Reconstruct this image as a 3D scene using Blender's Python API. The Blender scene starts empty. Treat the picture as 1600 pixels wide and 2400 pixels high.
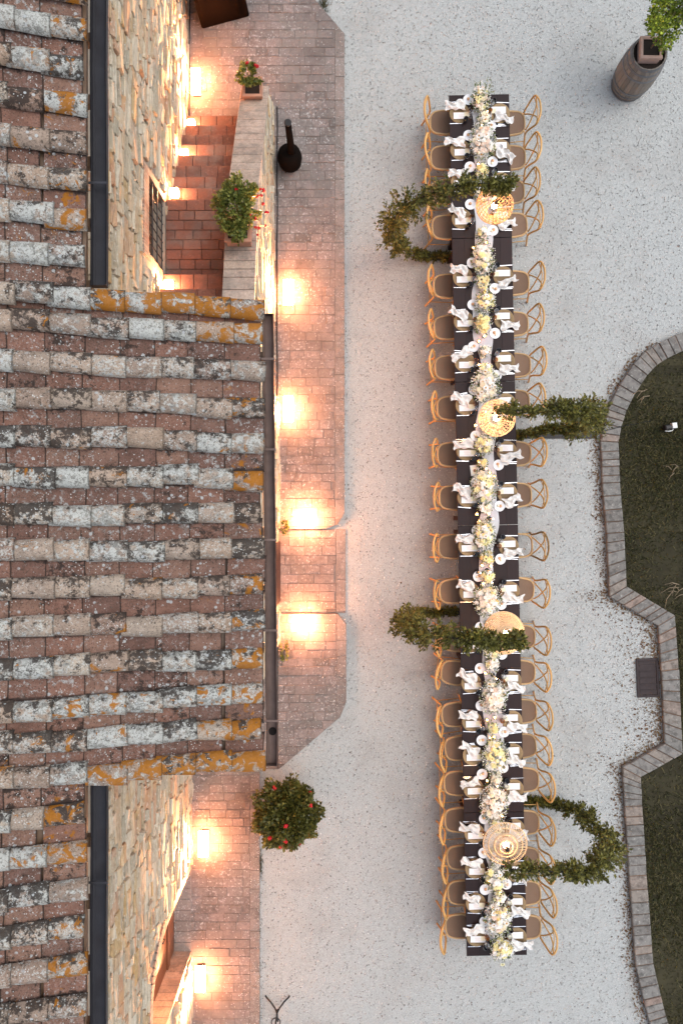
import bpy, math, random
import numpy as np
from mathutils import Vector, Matrix
R = math.radians
rnd = random.Random(7)
sc = bpy.context.scene
col = sc.collection

# ------------------------------------------------------------------ camera, sky, sun, exposure
H = 12.6                                    # the drone hovers 12.6 m above the gravel, looking straight down
cam = bpy.data.cameras.new("camera")
cam.sensor_fit = 'VERTICAL'; cam.sensor_height = 36.0; cam.lens = 24.96
cam.clip_start = 0.1; cam.clip_end = 600
cam_o = bpy.data.objects.new("camera", cam); col.objects.link(cam_o)
cam_o.location = (0, 0, H); cam_o.rotation_euler = (0, 0, 0)
sc.camera = cam_o

SUN_EL, SUN_AZ = R(58), R(75)               # soft evening sky light, a little stronger from the garden side
world = bpy.data.worlds.new("World"); sc.world = world
world.use_nodes = True
wn = world.node_tree.nodes; wl = world.node_tree.links
bg = wn['Background']
sky = wn.new('ShaderNodeTexSky'); sky.sky_type = 'NISHITA'; sky.sun_disc = False
sky.sun_elevation = SUN_EL; sky.sun_rotation = SUN_AZ
sky.air_density = 1.0; sky.dust_density = 3.0; sky.ozone_density = 1.0
hs = wn.new('ShaderNodeHueSaturation'); hs.inputs['Saturation'].default_value = 0.55
wl.new(sky.outputs[0], hs.inputs['Color']); wl.new(hs.outputs[0], bg.inputs['Color'])
bg.inputs['Strength'].default_value = 0.15

sun = bpy.data.lights.new("sun", 'SUN'); sun.energy = 0.7; sun.angle = R(85); sun.color = (1.0, 0.97, 0.95)
sun_o = bpy.data.objects.new("sun", sun); col.objects.link(sun_o)
sd = Vector((math.sin(SUN_AZ) * math.cos(SUN_EL), math.cos(SUN_AZ) * math.cos(SUN_EL), math.sin(SUN_EL)))
sun_o.rotation_euler = sd.to_track_quat('Z', 'Y').to_euler()
sun_o.location = sd * 40

vs = sc.view_settings
sc.display_settings.display_device = 'sRGB'
vs.view_transform = 'Standard'; vs.look = 'None'; vs.gamma = 1.0; vs.use_curve_mapping = False
vs.exposure = 0.71
sc.cycles.caustics_reflective = False; sc.cycles.caustics_refractive = False
sc.cycles.max_bounces = 6; sc.cycles.diffuse_bounces = 4; sc.cycles.transparent_max_bounces = 12
sc.cycles.sample_clamp_indirect = 6.0

WARM = (1.0, 0.36, 0.155)
LAMP_E, LANTERN_E, GLOBE_E = 430.0, 95.0, 190.0

# ------------------------------------------------------------------ helpers
K = (1600 / 1568) / 1664
def at(px, py, z=0.0):
    """where the sight line of a spot in the photo (1568 wide copy) meets height z"""
    return Vector(((px - 784) * K * (H - z), (1176 - py) * K * (H - z), z))
def sat(px, py, z=0.0):
    return Vector(((px - 800) / 1664 * (H - z), (1200 - py) / 1664 * (H - z), z))

class MB:
    def __init__(s): s.v = []; s.f = []
    def add(s, vs_, fs_):
        b = len(s.v); s.v.extend([tuple(v) for v in vs_]); s.f.extend([tuple(i + b for i in f) for f in fs_]); return s
    def box(s, c, size, rz=0.0, M=None, bev=0.0):
        hx, hy, hz = size[0] / 2, size[1] / 2, size[2] / 2
        if bev <= 0:
            vv = [Vector((x, y, z)) for z in (-hz, hz) for y in (-hy, hy) for x in (-hx, hx)]
            ff = [(0, 2, 3, 1), (4, 5, 7, 6), (0, 1, 5, 4), (2, 6, 7, 3), (0, 4, 6, 2), (1, 3, 7, 5)]
        else:
            b = min(bev, hx * .9, hy * .9, hz * .9)
            vv = [Vector((x, y, -hz)) for x, y in ((-hx, -hy), (hx, -hy), (hx, hy), (-hx, hy))]
            vv += [Vector((x, y, hz - b)) for x, y in ((-hx, -hy), (hx, -hy), (hx, hy), (-hx, hy))]
            vv += [Vector((x, y, hz)) for x, y in ((-hx + b, -hy + b), (hx - b, -hy + b), (hx - b, hy - b), (-hx + b, hy - b))]
            ff = [(3, 2, 1, 0), (8, 9, 10, 11)]
            for i in range(4):
                j = (i + 1) % 4
                ff += [(i, j, j + 4, i + 4), (i + 4, j + 4, j + 8, i + 8)]
        if rz: 
            m = Matrix.Rotation(rz, 3, 'Z'); vv = [m @ v for v in vv]
        if M is not None: vv = [M @ v for v in vv]
        c = Vector(c)
        return s.add([v + c for v in vv], ff)
    def tube(s, path, rad, n=6, cap=True, flat=1.0):
        path = [Vector(p) for p in path]
        rad = rad if isinstance(rad, (list, tuple)) else [rad] * len(path)
        vv = []; ff = []; up = None
        for i, p in enumerate(path):
            a = path[max(i - 1, 0)]; b = path[min(i + 1, len(path) - 1)]
            t = (b - a)
            t = t.normalized() if t.length > 1e-9 else Vector((0, 0, 1))
            if up is None:
                up = Vector((0, 0, 1)) if abs(t.z) < .9 else Vector((1, 0, 0))
            u = (up - t * up.dot(t))
            u = u.normalized() if u.length > 1e-6 else t.orthogonal().normalized()
            w = t.cross(u); up = u
            for k in range(n):
                an = 2 * math.pi * k / n
                vv.append(p + (u * math.cos(an) * flat + w * math.sin(an)) * rad[i])
        for i in range(len(path) - 1):
            for k in range(n):
                k2 = (k + 1) % n
                ff.append((i * n + k, i * n + k2, (i + 1) * n + k2, (i + 1) * n + k))
        if cap:
            ff.append(tuple(reversed(range(n)))); ff.append(tuple((len(path) - 1) * n + k for k in range(n)))
        return s.add(vv, ff)
    def lathe(s, prof, n=16, c=(0, 0, 0), cap0=True, cap1=True, M=None):
        c = Vector(c); vv = []; ff = []
        for r, z in prof:
            for k in range(n):
                an = 2 * math.pi * k / n
                v = Vector((r * math.cos(an), r * math.sin(an), z))
                vv.append((M @ v if M is not None else v) + c)
        for i in range(len(prof) - 1):
            for k in range(n):
                k2 = (k + 1) % n
                ff.append((i * n + k, i * n + k2, (i + 1) * n + k2, (i + 1) * n + k))
        if cap0: ff.append(tuple(reversed(range(n))))
        if cap1: ff.append(tuple((len(prof) - 1) * n + k for k in range(n)))
        return s.add(vv, ff)
    def ball(s, c, r, n=10, m=6, sz=1.0):
        prof = [(max(r * math.sin(math.pi * i / m), 1e-4), -r * sz * math.cos(math.pi * i / m)) for i in range(m + 1)]
        return s.lathe(prof, n, c, False, False)
    def prism(s, poly, z0, z1, bev=0.0):
        """vertical prism over a counter-clockwise polygon, top edge slightly eased"""
        n = len(poly)
        cx = sum(p[0] for p in poly) / n; cy = sum(p[1] for p in poly) / n
        vv = [(p[0], p[1], z0) for p in poly] + [(p[0], p[1], z1 - bev) for p in poly]
        if bev > 0:
            for p in poly:
                dx, dy = cx - p[0], cy - p[1]; L = max(math.hypot(dx, dy), 1e-6); q = min(bev * 1.4 / L, .4)
                vv.append((p[0] + dx * q, p[1] + dy * q, z1))
        ff = []
        for i in range(n):
            j = (i + 1) % n
            ff.append((i, j, j + n, i + n))
            if bev > 0: ff.append((i + n, j + n, j + 2 * n, i + 2 * n))
        ff.append(tuple(range(len(vv) - n, len(vv)))); ff.append(tuple(reversed(range(n))))
        return s.add(vv, ff)
    def mesh(s, name, mat=None, smooth=False):
        me = bpy.data.meshes.new(name); me.from_pydata(s.v, [], s.f); me.update()
        if mat: me.materials.append(mat)
        if smooth: me.polygons.foreach_set('use_smooth', [True] * len(me.polygons))
        return me

def wpos(o):
    p = Vector((0, 0, 0))
    while o: p = p + o.location; o = o.parent
    return p
def link(name, me, parent=None, loc=(0, 0, 0), rot=(0, 0, 0), world_mesh=False):
    """world_mesh: the mesh is in world coordinates and the (unrotated) parent sits elsewhere"""
    o = bpy.data.objects.new(name, me); col.objects.link(o)
    if parent is not None: o.parent = parent
    o.location = loc; o.rotation_euler = rot
    if world_mesh and parent is not None: o.location = Vector(loc) - wpos(parent)
    return o
def tag(o, label=None, cat=None, group=None, kind=None):
    if label: o['label'] = label
    if cat: o['category'] = cat
    if group: o['group'] = group
    if kind: o['kind'] = kind
    return o
def thing(name, label, cat, loc=(0, 0, 0), rz=0.0, group=None):
    o = bpy.data.objects.new(name, None); col.objects.link(o)
    o.location = loc; o.rotation_euler = (0, 0, rz); o.empty_display_size = .1
    return tag(o, label, cat, group)
def kids(o): return CH.get(o.name, [])
def copy_tree(o, parent=None):
    c = o.copy(); col.objects.link(c)
    if parent is not None: c.parent = parent
    for ch in list(o.children): copy_tree(ch, c)
    return c
ORD = ['first', 'second', 'third', 'fourth', 'fifth', 'sixth', 'seventh', 'eighth', 'ninth', 'tenth', 'eleventh', 'twelfth',
       'thirteenth', 'fourteenth', 'fifteenth', 'sixteenth', 'seventeenth', 'eighteenth', 'nineteenth', 'twentieth', 'twenty-first',
       'twenty-second', 'twenty-third', 'twenty-fourth', 'twenty-fifth', 'twenty-sixth', 'twenty-seventh']
def place(i, n):
    """where the i-th of n stands in its row, counted from the nearer end"""
    if i == 0: return 'topmost'
    if i == n - 1: return 'bottommost'
    return ORD[i] + ' from the top' if i < (n + 1) // 2 else ORD[n - 1 - i] + ' from the bottom'

# ------------------------------------------------------------------ materials
class NT:
    def __init__(s, name, rough=.8, spec=.3):
        s.m = bpy.data.materials.new(name); s.m.use_nodes = True
        s.n = s.m.node_tree.nodes; s.l = s.m.node_tree.links
        s.b = s.n['Principled BSDF']
        s.b.inputs['Roughness'].default_value = rough
        s.b.inputs['Specular IOR Level'].default_value = spec
    def node(s, t, **kw):
        nd = s.n.new(t)
        for k, v in kw.items(): setattr(nd, k, v)
        return nd
    def put(s, sock, v):
        if isinstance(v, bpy.types.NodeSocket): s.l.new(v, sock)
        elif isinstance(v, (tuple, list)) and len(v) == 3 and sock.type == 'RGBA': sock.default_value = (*v, 1)
        else: sock.default_value = v
    def pos(s): return s.node('ShaderNodeNewGeometry').outputs['Position']
    def obj(s): return s.node('ShaderNodeTexCoord').outputs['Object']
    def math(s, op, a, b=0.0, c=0.0, clamp=False):
        nd = s.node('ShaderNodeMath', operation=op, use_clamp=clamp)
        for i, v in enumerate((a, b, c)): s.put(nd.inputs[i], v)
        return nd.outputs[0]
    def rand(s):
        a = s.node('ShaderNodeObjectInfo').outputs['Random']; b = s.node('ShaderNodeNewGeometry').outputs['Random Per Island']
        return s.math('FRACT', s.math('ADD', a, b))
    def noise(s, scale, detail=4, rough=.55, vec=None, dist=0.0, out='Fac'):
        nd = s.node('ShaderNodeTexNoise'); s.put(nd.inputs['Scale'], scale); nd.inputs['Detail'].default_value = detail
        nd.inputs['Roughness'].default_value = rough; nd.inputs['Distortion'].default_value = dist
        s.l.new(vec if vec is not None else s.pos(), nd.inputs['Vector'])
        return nd.outputs[out]
    def voro(s, scale, vec=None, out='Distance', feature='F1'):
        nd = s.node('ShaderNodeTexVoronoi', feature=feature); nd.inputs['Scale'].default_value = scale
        s.l.new(vec if vec is not None else s.pos(), nd.inputs['Vector'])
        return nd.outputs[out]
    def mapv(s, scale, vec=None, rot=(0, 0, 0)):
        nd = s.node('ShaderNodeMapping'); nd.inputs['Scale'].default_value = scale; nd.inputs['Rotation'].default_value = rot
        s.l.new(vec if vec is not None else s.pos(), nd.inputs['Vector']); return nd.outputs[0]
    def ramp(s, fac, stops, interp='LINEAR'):
        nd = s.node('ShaderNodeValToRGB'); cr = nd.color_ramp; cr.interpolation = interp
        while len(cr.elements) < len(stops): cr.elements.new(.5)
        for e, (p, c) in zip(cr.elements, stops):
            e.position = p; e.color = (*c, 1) if isinstance(c, (tuple, list)) else (c, c, c, 1)
        s.put(nd.inputs['Fac'], fac); return nd.outputs['Color']
    def step(s, fac, a, b):
        nd = s.node('ShaderNodeMapRange', interpolation_type='SMOOTHSTEP')
        s.put(nd.inputs['Value'], fac); s.put(nd.inputs['From Min'], a); s.put(nd.inputs['From Max'], b); return nd.outputs[0]
    def mix(s, fac, a, b, mode='MIX'):
        nd = s.node('ShaderNodeMix', data_type='RGBA', blend_type=mode)
        s.put(nd.inputs['Factor'], fac); s.put(nd.inputs[6], a); s.put(nd.inputs[7], b); return nd.outputs[2]
    def hsv(s, c, h=.5, sat_=1.0, v=1.0):
        nd = s.node('ShaderNodeHueSaturation'); s.put(nd.inputs['Hue'], h); s.put(nd.inputs['Saturation'], sat_); s.put(nd.inputs['Value'], v)
        s.put(nd.inputs['Color'], c); return nd.outputs[0]
    def color(s, c): s.put(s.b.inputs['Base Color'], c); return s
    def bump(s, h, strength=.3, dist=.01):
        nd = s.node('ShaderNodeBump'); nd.inputs['Strength'].default_value = strength; nd.inputs['Distance'].default_value = dist
        s.l.new(h, nd.inputs['Height']); s.l.new(nd.outputs[0], s.b.inputs['Normal']); return s

def plain(name, c, rough=.6, var=.25, scale=25, metal=0.0, spec=.3, hue=0.0):
    t = NT(name, rough, spec); t.b.inputs['Metallic'].default_value = metal
    f = t.math('MULTIPLY_ADD', t.noise(scale, 5), var * 2, 1 - var)
    f = t.math('MULTIPLY', f, t.math('MULTIPLY_ADD', t.rand(), var * .8, 1 - var * .4))
    cc = t.hsv(c, v=f)
    if hue: cc = t.hsv(cc, h=t.math('MULTIPLY_ADD', t.rand(), hue, .5 - hue / 2))
    t.color(cc); t.bump(t.noise(scale * 3, 4), .15, .004)
    return t.m
def emit(name, c, strength):
    t = NT(name, .4); t.color((.8, .7, .6)); t.put(t.b.inputs['Emission Color'], c); t.b.inputs['Emission Strength'].default_value = strength
    return t.m

def m_gravel():
    t = NT('gravel_stone', .95, .2)
    v = t.voro(105, out='Color')
    g = t.ramp(t.noise(120, 4, .75), [(.25, (.26, .258, .245)), (.42, (.36, .37, .355)), (.58, (.435, .455, .44)), (.8, (.63, .65, .63))])
    bw = t.node('ShaderNodeRGBToBW'); t.l.new(v, bw.inputs[0])
    g2 = t.ramp(bw.outputs[0], [(.1, (.26, .26, .248)), (.4, (.39, .402, .388)), (.65, (.455, .475, .462)), (.9, (.61, .63, .615))])
    c = t.mix(.5, g, g2)
    c = t.mix(t.math('MULTIPLY', t.step(t.noise(.9, 6, .6), .48, .72), .30), c, (.27, .245, .22))
    c = t.mix(t.math('MULTIPLY', t.step(t.noise(7, 6, .65), .55, .75), .3), c, (.25, .225, .2))
    t.color(c); t.bump(t.math('ADD', t.voro(105), t.noise(150, 3)), .6, .009)
    return t.m
def m_pebble():
    t = NT('pebble', .9, .25)
    t.color(t.ramp(t.rand(), [(0, (.17, .16, .15)), (.11, (.30, .30, .285)), (.5, (.43, .44, .425)), (.8, (.53, .55, .53)), (1, (.72, .73, .71))]))
    return t.m
def m_paver(name, cs, speck=.5):
    t = NT(name, .85, .3)
    c = t.ramp(t.rand(), [(i / (len(cs) - 1), x) for i, x in enumerate(cs)])
    c = t.mix(t.math('MULTIPLY', t.step(t.noise(3.2, 8, .72), .42, .64), .75), c, t.hsv(c, v=.52))
    c = t.mix(t.math('MULTIPLY', t.step(t.noise(24, 8, .78), .46, .62), .6), c, t.hsv(c, v=.55, sat_=.8))
    c = t.mix(t.math('MULTIPLY', t.step(t.noise(34, 6, .75), .53, .64), .4), c, t.hsv(c, v=1.5, sat_=.8))
    vd = t.voro(15); c = t.mix(t.math('MULTIPLY', t.math('SUBTRACT', 1.0, t.step(vd, .10, .17)), speck), c, (.55, .55, .54))
    c = t.mix(t.math('MULTIPLY', t.step(t.noise(1.6, 8, .7), .46, .70), .5), c, (.29, .265, .235))
    c = t.mix(t.math('MULTIPLY', t.step(t.noise(2.3, 7, .7), .53, .70), .5), c, (.085, .07, .062))
    sp = t.math('MULTIPLY', t.step(t.noise(20, 5, .75), .55, .63), t.step(t.noise(1.0, 3), .40, .60))
    c = t.mix(t.math('MULTIPLY', sp, speck), c, (.50, .49, .47))
    t.color(c); t.bump(t.noise(45, 6, .7), .5, .008); return t.m
def m_stone():
    t = NT('rubble_stone', .9, .2)
    c = t.ramp(t.rand(), [(0, (.32, .255, .175)), (.12, (.37, .36, .30)), (.26, (.26, .27, .235)), (.4, (.40, .36, .28)), (.5, (.33, .22, .15)),
                          (.6, (.34, .355, .32)), (.75, (.43, .42, .36)), (.88, (.25, .25, .215)), (1, (.35, .275, .15))])
    c = t.mix(1.0, c, (1.17, 1.03, .91), 'MULTIPLY')
    v = t.mapv((1, 1, 2.4))
    c = t.mix(t.step(t.noise(9, 6, .65, v), .45, .72), c, t.hsv(c, v=.6))
    c = t.mix(t.math('MULTIPLY', t.step(t.noise(16, 5, .6, v), .56, .68), .6), c, (.55, .52, .46))
    c = t.mix(t.math('MULTIPLY', t.step(t.noise(3, 4), .52, .7), .35), c, (.48, .30, .12))
    t.color(c); t.bump(t.noise(40, 6, .7), .7, .012); return t.m
def m_tile(name, cs, greys, patch, cov, half):
    """fired clay under lichen; the object's own colour says how much orange (r), grey (g) and black (b) lichen it carries"""
    t = NT(name, .93, .15)
    oi = t.node('ShaderNodeObjectInfo'); se = t.node('ShaderNodeSeparateColor'); t.l.new(oi.outputs['Color'], se.inputs[0])
    O, G, B = se.outputs[0], se.outputs[1], se.outputs[2]
    sx = t.node('ShaderNodeSeparateXYZ'); t.l.new(t.obj(), sx.inputs[0]); X, Y = sx.outputs[0], sx.outputs[1]
    ay = t.math('ABSOLUTE', Y)
    c = t.ramp(t.rand(), [(i / (len(cs) - 1), x) for i, x in enumerate(cs)])
    c = t.mix(t.math('MULTIPLY', t.step(t.noise(7, 7, .65), .40, .66), .6), c, t.hsv(c, v=.6))
    c = t.mix(t.math('MULTIPLY', t.step(t.noise(19, 6, .7), .52, .66), .35), c, t.hsv(c, v=1.45, sat_=.8))
    # soft grey bloom
    thr = t.math('MULTIPLY_ADD', G, -.30 * cov, .70)
    c = t.mix(t.math('MULTIPLY', t.step(t.noise(6, 8, .72, dist=.4), thr, t.math('ADD', thr, .14)), .8), c, greys)
    # pale crusts
    thr = t.math('MULTIPLY_ADD', G, -.17 * cov, .635)
    c = t.mix(t.math('MULTIPLY', t.step(t.noise(17, 8, .74), thr, t.math('ADD', thr, .06)), .9), c, patch)
    thr = t.math('MULTIPLY_ADD', t.math('FRACT', t.math('MULTIPLY', G, 7.3)), -.13 * cov, .62)
    c = t.mix(t.math('MULTIPLY', t.step(t.noise(36, 7, .78), thr, t.math('ADD', thr, .05)), .8), c, patch)
    # black lichen, gathering on the shaded flank and the rims
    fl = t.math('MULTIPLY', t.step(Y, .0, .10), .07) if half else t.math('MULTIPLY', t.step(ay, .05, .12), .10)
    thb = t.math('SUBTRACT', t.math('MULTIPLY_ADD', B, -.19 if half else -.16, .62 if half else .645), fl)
    c = t.mix(t.math('MULTIPLY', t.step(t.noise(11, 9, .78), thb, t.math('ADD', thb, .07)), .9), c, (.034, .026, .022))
    c = t.mix(t.math('MULTIPLY', t.step(t.noise(55, 6, .8), .525, .61), .75), c, (.050, .038, .03))
    # round rosettes
    vd = t.math('ADD', t.voro(13), t.math('MULTIPLY', t.noise(40, 3), .12)); sel = t.step(t.noise(3.7, 3), .50, .56)
    c = t.mix(t.math('MULTIPLY', t.math('MULTIPLY', t.math('SUBTRACT', 1.0, t.step(vd, .22, .30)), sel), .8), c, (.42, .45, .45))
    vd = t.math('ADD', t.voro(34), t.math('MULTIPLY', t.noise(60, 3), .10)); sel = t.step(t.noise(5.1, 3), .49, .56)
    c = t.mix(t.math('MULTIPLY', t.math('MULTIPLY', t.math('SUBTRACT', 1.0, t.step(vd, .20, .28)), sel), .85), c, (.56, .58, .56))
    # orange lichen
    th = t.math('MULTIPLY_ADD', O, -.26, .72)
    n3 = t.noise(7.5, 8, .68, dist=.6)
    orange = t.mix(t.noise(30, 6, .7), (.20, .070, .008), (.43, .175, .022))
    c = t.mix(t.math('MULTIPLY', t.step(n3, th, t.math('ADD', th, .06)), .95), c, orange)
    # grime and the overlap's shadow gap, painted together as a dark lower lip
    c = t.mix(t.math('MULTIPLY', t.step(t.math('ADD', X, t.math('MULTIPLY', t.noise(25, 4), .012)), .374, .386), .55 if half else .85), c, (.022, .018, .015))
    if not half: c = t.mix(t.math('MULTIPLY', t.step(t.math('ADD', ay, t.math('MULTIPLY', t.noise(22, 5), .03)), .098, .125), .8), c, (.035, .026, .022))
    t.color(c); t.bump(t.math('ADD', t.noise(30, 7, .7), t.noise(120, 3)), .7, .014); return t.m
def m_kerb():
    t = NT('kerb_stone', .9, .2)
    c = t.ramp(t.rand(), [(0, (.17, .16, .146)), (.35, (.225, .213, .195)), (.65, (.19, .187, .173)), (.85, (.24, .208, .177)), (1, (.27, .205, .17))])
    c = t.mix(t.step(t.noise(9, 6, .7), .42, .68), c, t.hsv(c, v=.5))
    c = t.mix(t.math('MULTIPLY', t.step(t.noise(24, 5, .7), .58, .66), .5), c, (.46, .45, .41))
    t.color(c); t.bump(t.noise(35, 6, .7), .6, .01); return t.m
def m_leaf(name, a, b, c2, rough=.5):
    t = NT(name, rough, .35)
    c = t.ramp(t.rand(), [(0, a), (.45, b), (.85, c2), (1, tuple(min(1, x * 1.4) for x in c2))])
    t.color(c); t.b.inputs['Subsurface Weight'].default_value = 0.0
    # thin leaves let some light through
    tr = t.node('ShaderNodeBsdfTranslucent'); t.l.new(c, tr.inputs['Color'])
    mx = t.node('ShaderNodeMixShader'); mx.inputs[0].default_value = .25
    t.l.new(t.b.outputs[0], mx.inputs[1]); t.l.new(tr.outputs[0], mx.inputs[2])
    t.l.new(mx.outputs[0], t.n['Material Output'].inputs['Surface']); return t.m
def m_wood(name, a, b, scale=(2, 30, 30), rough=.45, spec=.4):
    t = NT(name, rough, spec); v = t.mapv(scale, t.obj())
    c = t.mix(t.noise(2.2, 6, .6, v, .6), a, b)
    c = t.hsv(c, v=t.math('MULTIPLY_ADD', t.rand(), .35, .82))
    t.color(c); t.bump(t.noise(4, 5, .6, v), .15, .003); return t.m
def m_weave(name, a, b, scale):
    t = NT(name, .7, .3)
    w1 = t.node('ShaderNodeTexWave', wave_type='BANDS', bands_direction='X'); w2 = t.node('ShaderNodeTexWave', wave_type='BANDS', bands_direction='Y')
    o = t.obj()
    for w in (w1, w2): w.inputs['Scale'].default_value = scale; w.inputs['Distortion'].default_value = .6; t.l.new(o, w.inputs['Vector'])
    f = t.math('MULTIPLY', w1.outputs['Fac'], w2.outputs['Fac'])
    c = t.mix(f, a, b); c = t.hsv(c, v=t.math('MULTIPLY_ADD', t.rand(), .3, .85))
    c = t.mix(t.math('MULTIPLY', t.noise(8, 4), .4), c, t.hsv(c, v=.6))
    t.color(c); t.bump(f, .4, .003); return t.m
def m_glass(name, tint, alpha):
    t = NT(name, .05)
    tr = t.node('ShaderNodeBsdfTransparent'); tr.inputs[0].default_value = (*tint, 1)
    gl = t.node('ShaderNodeBsdfGlossy'); gl.inputs['Roughness'].default_value = .06; gl.inputs['Color'].default_value = (.9, .92, .95, 1)
    lw = t.node('ShaderNodeLayerWeight'); lw.inputs[0].default_value = alpha
    mx = t.node('ShaderNodeMixShader'); t.l.new(lw.outputs['Facing'], mx.inputs[0])
    t.l.new(tr.outputs[0], mx.inputs[1]); t.l.new(gl.outputs[0], mx.inputs[2])
    t.l.new(mx.outputs[0], t.n['Material Output'].inputs['Surface']); return t.m
def m_gauze():
    t = NT('gauze', .9, .1)
    t.color((.60, .61, .63)); tr = t.node('ShaderNodeBsdfTransparent'); mx = t.node('ShaderNodeMixShader')
    mx.inputs[0].default_value = .86; t.bump(t.noise(40, 4, .6, t.mapv((1, .3, 1))), .5, .01)
    t.l.new(tr.outputs[0], mx.inputs[1]); t.l.new(t.b.outputs[0], mx.inputs[2])
    t.l.new(mx.outputs[0], t.n['Material Output'].inputs['Surface']); return t.m

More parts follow.
